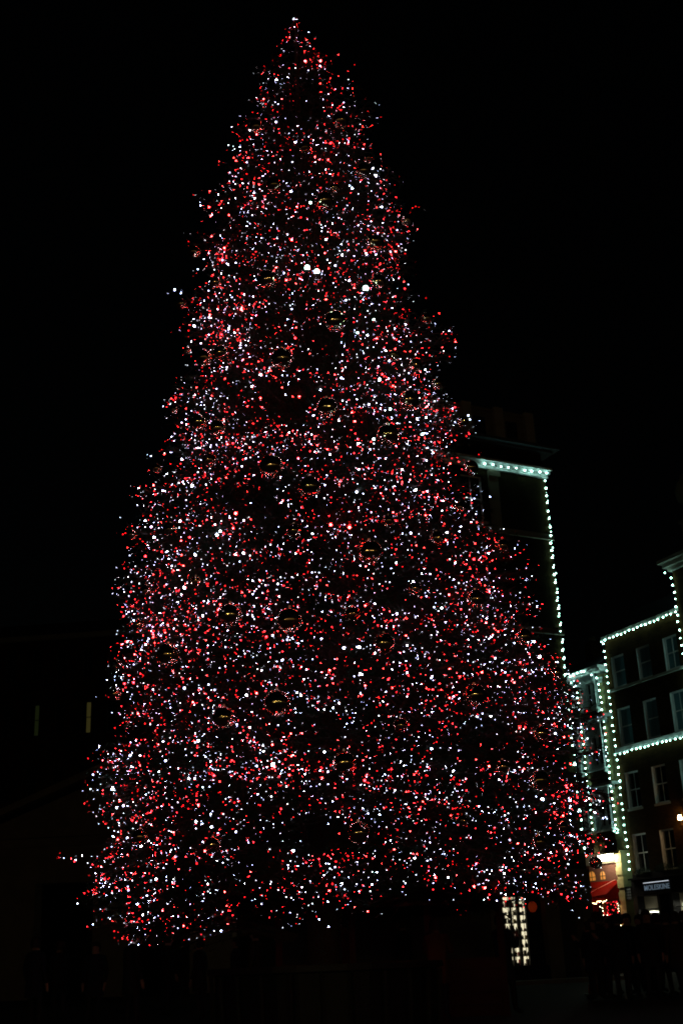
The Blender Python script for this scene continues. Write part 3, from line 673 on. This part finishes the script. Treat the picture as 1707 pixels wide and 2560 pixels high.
def mesh_from(name, V, Fc, Mi):
    me = bpy.data.meshes.new(name); me.from_pydata(V.tolist(), [], Fc); me.materials.append(BARK); me.materials.append(NEEDLE)
    me.polygons.foreach_set('material_index', Mi.tolist()); me.update(); return me
variants = [mesh_from('fir_branch', *spray_arrays(np.random.default_rng(100 + i), 26, 34)) for i in range(6)]
light_vars = [spray_arrays(np.random.default_rng(200 + i), 12, 14, .045, .006) for i in range(5)]

branches = []
z = ZB + .1
NBR = 1450
for i in range(NBR):
    u = RNG.random(); zt = ZB + (TOPZ - ZB) * (1 - (1 - u) ** .62) if False else None
    # tip height chosen so that density per surface area is even (area ~ radius)
    while True:
        ph = RNG.uniform(0, 2 * PI); zt = RNG.uniform(ZB, TOPZ - .3)
        if zt < ZB + .45 * (1 - max(0, -math.cos(ph + .1)) ** 6): continue
        if RNG.random() < (0.12 + 0.88 * (1 - (zt - ZB) / (TOPZ - ZB))): break
    r = radius(zt, ph) * (RNG.uniform(.84, 1.05) if zt < 8 else RNG.uniform(.76, 1.02))
    slope = RNG.uniform(-.05, .45) if zt > 4 else RNG.uniform(-.25, .2)
    branches.append((zt, ph, r, slope))
branches.sort(key=lambda b: -b[2] * (1.35 if math.sin(b[1]) < .2 else 1.0))
CV, CF, CM = [], [], []; off = 0
def branch_matrix(zt, ph, r, slope):
    L = min(r, 1.5 + .25 * r + RNG.uniform(0, .5)); 
    start = r - L
    th = math.atan(slope)
    tip = Vector((TX + r * math.cos(ph), TY + r * math.sin(ph), zt))
    d = Vector((math.cos(ph) * math.cos(th), math.sin(ph) * math.cos(th), math.sin(th)))
    base = tip - d * L
    Rm = Matrix.Rotation(ph, 4, 'Z') @ Matrix.Rotation(-th, 4, 'Y') @ Matrix.Rotation(RNG.uniform(-.4, .4), 4, 'X')
    wd = L * RNG.uniform(.8, 1.1)
    return base, Rm, L, wd
bulbs_w, bulbs_r = [], []
gaps = [(650, 990, 75), (735, 270, 35), (625, 1245, 60), (690, 1000, 60), (1215, 1855, 80), (850, 1960, 0), (800, 1830, 45), (620, 2150, 0)]
def seen_at(P):
    v = Vector(P) - EYE; zc = v.dot(FW); return 853.5 + FPX * v.dot(RT) / zc, 1280 - FPX * v.dot(UP) / zc
# the lowest boughs on the alley side have been pruned short, so that the floodlamp shines past them
branches = [b for b in branches if not (lambda q: q[0] > 1455 and q[1] > 2090)(seen_at((TX + b[2] * math.cos(b[1]), TY + b[2] * math.sin(b[1]), b[0])))]
for i, (zt, ph, r, sl) in enumerate(branches):
    base, Rm, L, wd = branch_matrix(zt, ph, r, sl)
    if i < 285:
        o = bpy.data.objects.new('branch', variants[i % 6]); COL.objects.link(o); o.parent = tree
        o.matrix_parent_inverse = Matrix.Translation(-tree.location)
        M_ = Matrix.Translation(base) @ Rm @ Matrix.Diagonal((L, wd, L, 1)); o.matrix_basis = M_
    else:
        V, Fc, Mi = light_vars[i % 5]
        M_ = np.array(Matrix.Translation(base) @ Rm @ Matrix.Diagonal((L, wd, L, 1)))
        CV.append(V @ M_[:3, :3].T + M_[:3, 3]); CF.extend([tuple(a + off for a in f) for f in Fc]); CM.append(Mi); off += len(V)
    # lights wound along the branch
    nb = int(RNG.poisson(9.5 + 6.6 * L * L))
    M4 = Matrix.Translation(base) @ Rm; outw = Vector((math.cos(ph), math.sin(ph), -.3)); left_ = nb
    while left_ > 0:
        run = min(left_, int(RNG.integers(1, 8))); left_ -= run; white = RNG.random() < .47
        t = RNG.uniform(.15, .95) ** .6; y_ = RNG.uniform(-1, 1) * (.38 * (1.08 - t)) * wd / L; hz = RNG.normal() * .05; pushed = RNG.uniform(.02, .14)
        an_ = RNG.uniform(-1.0, 1.0); st = RNG.uniform(.09, .19) / L
        for _ in range(run):
            an_ += RNG.normal() * .8; t += st * math.cos(an_) * .8; y_ += st * math.sin(an_); hz += RNG.normal() * .04
            if t > 1.05: break
            p = M4 @ Vector((t * L, y_ * L, (-.10 * t * t + .05 * math.sin(3.1 * t)) * L + hz)) + outw * pushed
            if i % 2 == 0 or p.y < TY: (bulbs_w if (white != (RNG.random() < .22)) else bulbs_r).append(p)
me = bpy.data.meshes.new('crown'); me.from_pydata(np.concatenate(CV).tolist(), [], CF); me.materials.append(BARK); me.materials.append(NEEDLE)
me.polygons.foreach_set('material_index', np.concatenate(CM).tolist()); me.update()
o = bpy.data.objects.new('crown', me); COL.objects.link(o); o.parent = tree; o.matrix_parent_inverse = Matrix.Translation(-tree.location); o['kind'] = 'stuff'
print('crown polys', len(me.polygons), 'bulbs', len(bulbs_w), len(bulbs_r), 'variant polys', len(variants[0].polygons))

# baubles ---------------------------------------------------------
BAUB = [(850, 302, 20), (762, 369, 15), (920, 396, 12), (907, 428, 20), (686, 463, 20), (837, 469, 12), (811, 503, 25), (1015, 551, 14), (641, 317, 17),
        (485, 630, 17), (539, 706, 15), (670, 699, 24), (453, 760, 14), (936, 605, 23), (944, 704, 19), (837, 803, 28), (1066, 796, 14), (983, 886, 13),
        (511, 894, 21), (553, 882, 19), (705, 897, 28), (435, 1024, 11), (498, 1055, 20), (546, 1070, 20), (525, 1150, 17), (679, 1166, 31), (774, 1217, 28), (468, 877, 10), (393, 1171, 12),
        (817, 1019, 27), (988, 890, 13), (1036, 913, 17), (1022, 1001, 26), (969, 1087, 29), (1092, 960, 14), (1156, 1054, 14), (1176, 1169, 19), (426, 1324, 18), (331, 1337, 13), (367, 1476, 14), (490, 1452, 13),
        (576, 1538, 31), (346, 1562, 15), (421, 1637, 29), (971, 1302, 16), (1091, 1345, 18), (1255, 1364, 16), (924, 1380, 31), (1036, 1471, 16), (1188, 1498, 24), (960, 1608, 26), (1308, 1592, 21), (1148, 1268, 13),
        (735, 1327, 19), (725, 1551, 33), (880, 1535, 20), (292, 1665, 15), (290, 1735, 17), (560, 1794, 29), (317, 1813, 10), (693, 1757, 33), (861, 1907, 30),
        (1186, 1738, 28), (1000, 1813, 18), (1351, 1833, 20), (1256, 1917, 18), (1348, 1951, 25), (1346, 2105, 19), (1488, 2156, 16), (1155, 2051, 15), (1405, 2067, 13), (1391, 1682, 15), (896, 2082, 28), (351, 2092, 20), (533, 2112, 21)]
def tree_hit(px, py, inset=0.0):
    d = ray(px, py); best = None
    for i in range(400):
        t = 9 + i * .035; p = EYE + d * t; rr = math.hypot(p.x - TX, p.y - TY); ph = math.atan2(p.y - TY, p.x - TX)
        f = rr - smooth_radius(p.z, ph) if ZB - .6 < p.z < TOPZ else 9
        if f < -inset: return t, p, True
        if best is None or f < best[0]: best = (f, t, p)
    return best[1], best[2], False
baub = []
sph = bpy.data.meshes.new('bauble_shell'); bm = bmesh.new(); bmesh.ops.create_uvsphere(bm, u_segments=40, v_segments=24, radius=1); bm.to_mesh(sph); bm.free()
sph.materials.append(MIRROR); sph.polygons.foreach_set('use_smooth', [True] * len(sph.polygons))
capb = MB(); capb.lathe((0, 0, 0), [(0, 1.16), (.09, 1.16), (.1, .99), (.16, .97)], CAPM, 10); capb.cyl((0, 0, 1.16), (0, 0, 1.9), .012, .012, IRON, 4)
capo = capb.build('cap'); capm = capo.data; bpy.data.objects.remove(capo)
ORD = ['topmost', 'second', 'third', 'fourth', 'fifth', 'sixth', 'seventh', 'eighth', 'ninth', 'tenth', 'eleventh', 'twelfth', 'thirteenth', 'fourteenth', 'fifteenth', 'sixteenth', 'seventeenth', 'eighteenth', 'nineteenth', 'twentieth']
colsn = ['left edge', 'left half', 'middle', 'right half', 'right edge']; info = []
for (px, py, rp) in BAUB:
    f = py / 2200; xl = np.interp(py / 1.0887, [d_[0] for d_ in disp], [d_[1] for d_ in disp]) * 1.0887; xr = np.interp(py / 1.0887, [d_[0] for d_ in disp], [d_[2] for d_ in disp]) * 1.0887
    u = (px - xl) / (xr - xl); info.append((0 if u < .14 else 1 if u < .38 else 2 if u < .62 else 3 if u < .86 else 4, py, px, rp))
for cidx in range(5):
    for j, (c_, py, px, rp) in enumerate(sorted([x for x in info if x[0] == cidx], key=lambda x: x[1])):
        t, p, hit = tree_hit(px, py)
        t2 = t - .08; p = EYE + ray(px, py) * t2; rm = rp * t2 / FPX
        size = 'large' if rp >= 24 else 'small' if rp <= 15 else 'mid-sized'
        o = link_mesh('bauble', sph, p, None, rm); 
        o['label'] = '%s bronze mirror bauble, %s%s along the tree\'s %s' % (size, ORD[j], ' down' if j else '', colsn[cidx]); o['category'] = 'bauble'; o['group'] = 'mirror baubles hung on the Christmas tree'
        c = bpy.data.objects.new('cap', capm); COL.objects.link(c); c.parent = o
        baub.append((np.array(p), rm, np.array(ray(px, py).normalized())))

# fairy lights ----------------------------------------------------
E = np.array(EYE)
def keep(P):
    """drop bulbs inside a bauble or right in front of one, thin them out in the bare hollows of the crown"""
    P = np.array(P); ok = np.ones(len(P), bool)
    for c, r, d in baub:
        v = P - E; t = v @ d; off_ = np.linalg.norm(v - t[:, None] * d, axis=1); tc = (c - E) @ d
        ok &= ~((off_ < r * 1.02) & (t < tc + r * .3)); ok &= np.linalg.norm(P - c, axis=1) > r + .02
    rel = P - E; zc = rel @ np.array(FW); xs = 853.5 + FPX * (rel @ np.array(RT)) / zc; ys = 1280 - FPX * (rel @ np.array(UP)) / zc
    front = P[:, 1] < TY
    for gx, gy, gr in [(720, 1000, 70), (640, 1235, 70), (735, 285, 38), (1225, 1850, 80), (945, 1075, 40), (590, 960, 45), (830, 1835, 50), (480, 2190, 60), (1200, 2120, 60), (1120, 1700, 0), (670, 1290, 45), (560, 1955, 30), (1210, 1990, 35), (640, 2130, 40), (930, 1700, 0)]:
        if gr == 0: continue
        dd = np.hypot((xs - gx) / 1.3, ys - gy); ang = np.arctan2(ys - gy, xs - gx); gr2 = gr * .72 * (1 + .3 * np.sin(3 * ang + gx) + .2 * np.sin(5 * ang + gy)); ok &= ~((dd < gr2) & front & (RNG.random(len(P)) < .85))
    ok &= P[:, 2] > ZB - .15
    return P[ok]
base_ico = bmesh.new(); bmesh.ops.create_icosphere(base_ico, subdivisions=1, radius=1)
bv = np.array([v.co[:] for v in base_ico.verts]); bf = [tuple(v.index for v in f.verts) for f in base_ico.faces]; base_ico.free()
ov = np.array([(1, 0, 0), (-1, 0, 0), (0, 1, 0), (0, -1, 0), (0, 0, 1), (0, 0, -1)], float)
of = [(0, 2, 4), (2, 1, 4), (1, 3, 4), (3, 0, 4), (2, 0, 5), (1, 2, 5), (3, 1, 5), (0, 3, 5)]
extra = {'w': [], 'r': []}
# lights on the very top and on the sprigs that stick out of the outline
def poke(px, py, key, n=1, spread=4):
    for _ in range(n):
        x = px + RNG.normal() * spread; y = py + RNG.normal() * spread; d = ray(x, y); p = EYE + d * (TY / d.y); extra[key].append(p)
for px, py, s in ((737, 36, 3), (738, 48, 3), (736, 66, 3), (741, 82, 5), (750, 100, 5), (790, 95, 2), (775, 112, 4), (724, 100, 5)): poke(px, py, 'r', 2, s); poke(px, py, 'w', 2, s)
for px, py in ((1128, 815), (1120, 830), (1115, 822), (1105, 835), (1095, 845), (1138, 892), (145, 2145), (148, 2141), (178, 2148), (180, 2150), (195, 2148), (150, 2143), (1200, 1135), (1262, 1322), (1280, 1330), (567, 368), (570, 360),
               (418, 732), (432, 725), (450, 726), (1041, 518), (1063, 518), (292, 1290), (300, 1292), (1350, 1570), (1516, 2100), (1530, 2104), (1505, 2100), (1495, 2092)): poke(px, py, 'r' if RNG.random() < .55 else 'w', 2, 4)
def fairy(name, pts, mats, label, big):
    pts = keep(pts); n = len(pts)
    dist = np.linalg.norm(pts - E, axis=1)
    rad = np.clip(RNG.lognormal(math.log(.0031), .5, n), .0017, .0125)
    lev = RNG.choice([0, 1, 2], n, p=[.50, .38, .12])
    rad[lev == 2] *= 1.35
    front = pts[:, 1] < TY - .5
    score = rad * (lev + 1) * np.where(front, 1, .01)
    order = np.argsort(-score)
    t = thing(name, label, 'fairy lights', (TX, TY, 0))
    mesh_l = [ico_mesh('fairy_bulb', 1, 2, m_) for m_ in mats]
    for i in order[:290]: link_mesh('bulb', mesh_l[lev[i]], Vector(pts[i]), t, float(rad[i]))
    rest = order[290:]
    V = (pts[rest][:, None, :] + ov[None] * rad[rest][:, None, None]).reshape(-1, 3)
    F_ = (np.array(of)[None] + (np.arange(len(rest)) * 6)[:, None, None]).reshape(-1, 3)
    me = bpy.data.meshes.new('small_bulbs'); me.from_pydata(V.tolist(), [], F_.tolist())
    for m_ in mats: me.materials.append(m_)
    me.polygons.foreach_set('material_index', np.repeat(lev[rest], 8).tolist()); me.update()
    o = bpy.data.objects.new('small_bulbs', me); COL.objects.link(o); o.parent = t; o.matrix_parent_inverse = Matrix.Translation(-t.location); o['kind'] = 'stuff'
    # cable linking near neighbours
    q = MB(); idx = sorted(range(n), key=lambda i: (round(pts[i][2] / .5), math.atan2(pts[i][1] - TY, pts[i][0] - TX)))
    for a, b in zip(idx[:-1], idx[1:]):
        if np.linalg.norm(pts[a] - pts[b]) < .5: q.cyl(pts[a], pts[b], .003, .003, WIRE, 3, caps=False)
    w_ = q.build('cable', t); w_['kind'] = 'stuff'
    print(name, n)
for _ in range(70):
    y_ = RNG.uniform(45, 135); x_ = 738 + RNG.uniform(-1, 1.15) * (y_ - 36) * .42; poke(x_, y_, 'r' if RNG.random() < .55 else 'w', 1, 1)
fairy('white_fairy_lights', [*bulbs_w, *extra['w']], WHT, 'cool white fairy lights wound all over the towering Christmas tree', 1)
fairy('red_fairy_lights', [*bulbs_r, *extra['r']], RED, 'red fairy lights wound all over the towering Christmas tree', 1)

ST = [(768, 669, 5.0, 'left of the twin strobe lamps high on the Christmas tree'), (792, 679, 5.0, 'right of the twin strobe lamps high on the Christmas tree'), (914, 721, 5.5, 'largest strobe lamp, alone right of the twin lamps'),
      (776, 507, 4.5, 'highest strobe lamp, touching the left side of a large bauble'), (894, 832, 3.6, 'strobe lamp close beside the large bauble below the twin lamps'), (934, 799, 3.6, 'strobe lamp just below the largest strobe lamp'),
      (975, 1023, 4.0, 'strobe lamp between two large baubles at mid height'), (934, 1098, 4.4, 'strobe lamp touching the left side of a bauble, lighting green needles'), (1055, 1086, 4.2, 'strobe lamp right of the large bauble at mid height')]
strobe_me = ico_mesh('strobe_globe', 1, 2, FLASH)
for px, py, rp, lb in ST:
    t, p, hit = tree_hit(px, py); t -= .3; p = EYE + ray(px, py) * t; r = rp * t / FPX * (1.25 if rp >= 5 else .7)
    o = link_mesh('strobe_lamp', strobe_me, p, None, r); tag(o, lb, 'strobe lamp', 'strobe lamps on the Christmas tree')
    c = MB(); c.cyl((0, 0, -1.9), (0, 0, -.85), .8, .6, IRON, 8); co = c.build('socket'); co.parent = o

# big tub and barrier at the tree's foot
t = thing('tree_tub', 'dark round tub and hoarding at the foot of the Christmas tree', 'tub', (TX, TY, 0))
q = MB(); q.lathe((TX, TY, 0), [(1.5, 0), (1.55, .9), (1.65, .92), (1.65, 1.0), (1.4, 1.0), (1.35, .85), (.2, .85)], BLACKP, 32); q.build('tub', t)
q = MB()
for i in range(24): a = 2 * PI * i / 24; q.cyl((TX + 1.56 * math.cos(a), TY + 1.56 * math.sin(a), .02), (TX + 1.60 * math.cos(a), TY + 1.60 * math.sin(a), .9), .03, .03, IRON, 5)
q.build('rib', t)

# timber market hut behind the tree, nearly lost in the dark
HUT = mat('maroon_timber', (0.06, 0.014, 0.009), 0.9, noise=(3, 0.3))
h0 = ground(690, 23.5); FHut = WF(h0, (1, 0, 0), (0, -1, 0))
t = thing('market_hut', 'dark maroon timber market hut hidden in shade behind the foot of the tree', 'market hut', h0)
ck = K; K = 1.0
q = MB(); q.box(FHut, 0, 4.2, 1.95, 2.3, -2.2, .25, HUT); q.build('fascia', t)
for a in (0, 1.35, 2.75, 4.08): q = MB(); q.box(FHut, a, a + .12, 0.002, 1.949, -.12, 0, HUT); q.build('post', t)
for i in range(3):
    for j in range(5): q = MB(); q.box(FHut, .121 + i * 1.37, 1.34 + i * 1.37, .02 + j * .2, .21 + j * .2, -.06, -.03, HUT); q.build('plank', t)
q = MB(); q.box(FHut, 0, 4.2, 0.002, 1.949, -2.2, -2.1, BLACKP); q.build('back_wall', t)
q = MB(); q.face([FHut(-.1, 2.301, .35), FHut(4.3, 2.301, .35), FHut(4.3, 2.6, -1), FHut(-.1, 2.6, -1)], SLATE); q.build('roof', t)
K = ck

# ------------------------------------------------------------------ traffic cone
c0 = ground(1476, 33.6)
t = thing('traffic_cone', 'dim orange traffic cone standing alone on the dark square', 'traffic cone', c0)
OR = mat('cone_plastic', (0.6, 0.12, 0.03), 0.6, noise=(8, 0.2)); WH = mat('cone_sleeve', (0.6, 0.6, 0.58), 0.5)
q = MB(); q.lathe(c0, [(.155, .04), (.12, .26)], OR, 20); q.lathe(c0, [(.085, .46), (.035, .78), (.02, .8), (0, .8)], OR, 20); q.build('cone_body', t, smooth=True)
q = MB(); q.lathe(c0, [(.12, .26), (.085, .46)], WH, 20); q.build('reflective_sleeve', t, smooth=True)
q = MB(); q.box(WF(c0, (1, 0, 0), (0, 1, 0)), -.22, .22, 0.001, .04, -.22, .22, BLACKP); q.build('base', t)

# ------------------------------------------------------------------ people
SKIN = mat('skin', (0.35, 0.2, 0.14), 0.6); HAIRM = mat('dark_hair', (0.03, 0.02, 0.015), 0.6); TROU = mat('dark_trousers', (0.02, 0.022, 0.03), 0.8)
def person_mesh(coatm, seed, pose):
    rs = random.Random(seed); H_ = 1.0
    J = {'pel': (0, 0, .94), 'sp': (0, .0, 1.12), 'ch': (0, -.01, 1.33), 'nk': (0, .0, 1.47), 'hd': (0, -.02, 1.58), 'tp': (0, -.01, 1.68)}
    R_ = {'pel': .155, 'sp': .145, 'ch': .155, 'nk': .062, 'hd': .092, 'tp': .085}
    Ed = [('pel', 'sp'), ('sp', 'ch'), ('ch', 'nk'), ('nk', 'hd'), ('hd', 'tp')]
    for s, n in ((-1, 'l'), (1, 'r')):
        st = rs.uniform(-.12, .12) * (2.0 if pose == 2 else 1)
        J['hp' + n] = (s * .10, 0, .88); J['kn' + n] = (s * .11, st * .6 - .02, .49); J['an' + n] = (s * .115, st, .09); J['to' + n] = (s * .13, st - .16, .05)
        R_['hp' + n] = .11; R_['kn' + n] = .066; R_['an' + n] = .048; R_['to' + n] = .045
        Ed += [('pel', 'hp' + n), ('hp' + n, 'kn' + n), ('kn' + n, 'an' + n), ('an' + n, 'to' + n)]
        J['sh' + n] = (s * .19, 0, 1.40)
        if pose == 1: J['el' + n] = (s * .25, -.10, 1.14); J['wr' + n] = (s * .10, -.30, 1.30); J['ha' + n] = (s * .05, -.34, 1.38)
        elif pose == 3 and s > 0: J['el' + n] = (.30, -.14, 1.30); J['wr' + n] = (.18, -.30, 1.52); J['ha' + n] = (.12, -.33, 1.60)
        else: J['el' + n] = (s * .255, .02, 1.12); J['wr' + n] = (s * .25, -.08, .88); J['ha' + n] = (s * .24, -.10, .79)
        R_['sh' + n] = .075; R_['el' + n] = .056; R_['wr' + n] = .04; R_['ha' + n] = .035
        Ed += [('ch', 'sh' + n), ('sh' + n, 'el' + n), ('el' + n, 'wr' + n), ('wr' + n, 'ha' + n)]
        h = Vector(J['ha' + n]); w_ = Vector(J['wr' + n]); d = (h - w_).normalized(); sd = Vector((0, 1, 0)) if abs(d.z) > .6 else Vector((1, 0, 0))
        for k_ in range(4):
            nm = 'f%d%s' % (k_, n); J[nm] = tuple(h + d * (.085 - .008 * abs(k_ - 1)) + sd * (.018 * (k_ - 1.5)) + Vector((0, -.015, 0))); R_[nm] = .010; Ed.append(('ha' + n, nm))
        J['th' + n] = tuple(w_ + d * .06 + sd * -.055 ); R_['th' + n] = .012; Ed.append(('ha' + n, 'th' + n))
    names = list(J); me = bpy.data.meshes.new('p'); me.from_pydata([J[n] for n in names], [(names.index(a), names.index(b)) for a, b in Ed], [])
    o = bpy.data.objects.new('p', me); COL.objects.link(o); md = o.modifiers.new('s', 'SKIN'); md.use_smooth_shade = True
    for i, n in enumerate(names):
        sv = me.skin_vertices[0].data[i]; r = R_[n]; sv.radius = (r * (1.15 if n in ('pel', 'sp', 'ch') else 1), r * (.8 if n in ('pel', 'sp', 'ch') else 1.0)); sv.use_root = (i == 0)
    sb = o.modifiers.new('u', 'SUBSURF'); sb.levels = 1
    bpy.context.view_layer.update()
    out = bpy.data.meshes.new_from_object(o.evaluated_get(bpy.context.evaluated_depsgraph_get())); bpy.data.objects.remove(o)
    out.materials.clear()
    for m_ in (coatm, TROU, SKIN): out.materials.append(m_)
    hands = [Vector(J['ha' + n]) for n in 'lr']
    for p in out.polygons:
        c = p.center; p.use_smooth = True
        p.material_index = 2 if c.z > 1.50 or any((c - h).length < .10 for h in hands) else 1 if c.z < .82 and abs(c.x) < .21 else 0
    return out
def extras(coatm, hat=None):
    a = MB(); a.lathe((0, 0, 0), [(.215, .62), (.20, .8), (.185, .98), (.2, 1.2), (.19, 1.36), (.1, 1.45), (.075, 1.5)], coatm, 18)
    for i, v in enumerate(a.v): a.v[i] = (v[0], v[1] * .72, v[2])
    ob = a.build('coat', smooth=True); cm = ob.data; bpy.data.objects.remove(ob)
    a = MB(); a.lathe((0, .012, 0), [(.10, 1.54), (.112, 1.60), (.108, 1.67), (.08, 1.73), (0, 1.755)], hat or HAIRM, 16)
    for i, v in enumerate(a.v):
        if v[1] < -.05 and v[2] < 1.63: a.v[i] = (v[0], v[1] + .05, v[2] + .02)
    ob = a.build('hair', smooth=True); hm = ob.data; bpy.data.objects.remove(ob)
    a = MB(); a.lathe((0, -.115, 1.585), [(.0, -.02), (.017, -.015), (.012, .01), (0, .03)], SKIN, 6)
    for s in (-1, 1): a.lathe((s * .034, -.095, 1.615), [(0, -.01), (.011, 0), (0, .01)], HAIRM, 6); a.lathe((s * .096, 0, 1.59), [(0, -.03), (.014, 0), (0, .03)], SKIN, 6)
    a.box(WF((0, 0, 0), (1, 0, 0), (0, -1, 0)), -.025, .025, 1.543, 1.552, .088, .099, mat('lips', (.3, .1, .08), .6))
    ob = a.build('face'); fm = ob.data; bpy.data.objects.remove(ob)
    return cm, hm, fm
coats = [mat('coat_black', (0.012, 0.012, 0.014), .85), mat('coat_navy', (0.015, 0.018, 0.03), .85), mat('coat_brown', (0.04, 0.025, 0.018), .85)]
pv = [(person_mesh(coats[i % 3], i, i % 4), *extras(coats[i % 3])) for i in range(5)]
def put_person(px, dist, v, rot, scale, label, group=None, hatl=None):
    loc = ground(px, dist); t = bpy.data.objects.new('person', None); COL.objects.link(t); t.location = loc; t.rotation_euler = (0, 0, rot); t.scale = (scale,) * 3
    tag(t, label, 'person', group)
    for nm, me_ in zip(('body', 'coat', 'hair', 'face'), v):
        c = bpy.data.objects.new(nm, me_); COL.objects.link(c); c.parent = t
        if nm == 'face': c['kind'] = 'stuff'
NUM = ['first', 'second', 'third', 'fourth', 'fifth', 'sixth', 'seventh', 'eighth', 'ninth', 'tenth', 'eleventh', 'twelfth', 'thirteenth', 'fourteenth']
for i in range(22):
    px = 1482 + (i % 11) * 24 + random.uniform(-6, 6); d = (30.0 if i < 11 else 33.5) + random.uniform(-1.2, 1.2)
    if px < 1500: d = 30
    put_person(px, d, random.choice(pv), random.uniform(0, 2 * PI), random.uniform(.97, 1.10), 'person in dark coat, %s from the alley in the %s row before the shops' % (NUM[i % 11], 'front' if i < 11 else 'back'), 'crowd before the shops')
for i, (px, d) in enumerate(((90, 26), (150, 30), (240, 27), (330, 24), (420, 31), (500, 27), (590, 33), (640, 26), (720, 29), (930, 28), (1010, 25), (1070, 30), (1150, 27), (1205, 31))):
    put_person(px, d, random.choice(pv), random.uniform(0, 2 * PI), random.uniform(.93, 1.06), 'person in dark coat, %s from the left in the unlit crowd around the tree' % NUM[i], 'crowd around the tree')
put_person(1258, 24, pv[1], 2.2, 1.02, 'person with raised hands outlined against the left edge of the lit shop window')
YEL = mat('yellow_hat', (0.16, 0.18, 0.06), .8); RUST = mat('rust_coat', (0.10, 0.025, 0.01), .85)
put_person(845, 24, (person_mesh(RUST, 9, 0), *extras(RUST, YEL)), 0.3, 1.12, 'person in a rust coat and yellow green hat below the middle of the tree')
put_person(1092, 23, (person_mesh(RUST, 12, 1), *extras(RUST)), 2.8, .98, 'person in a rust coat with dark hair right of the tree tub')
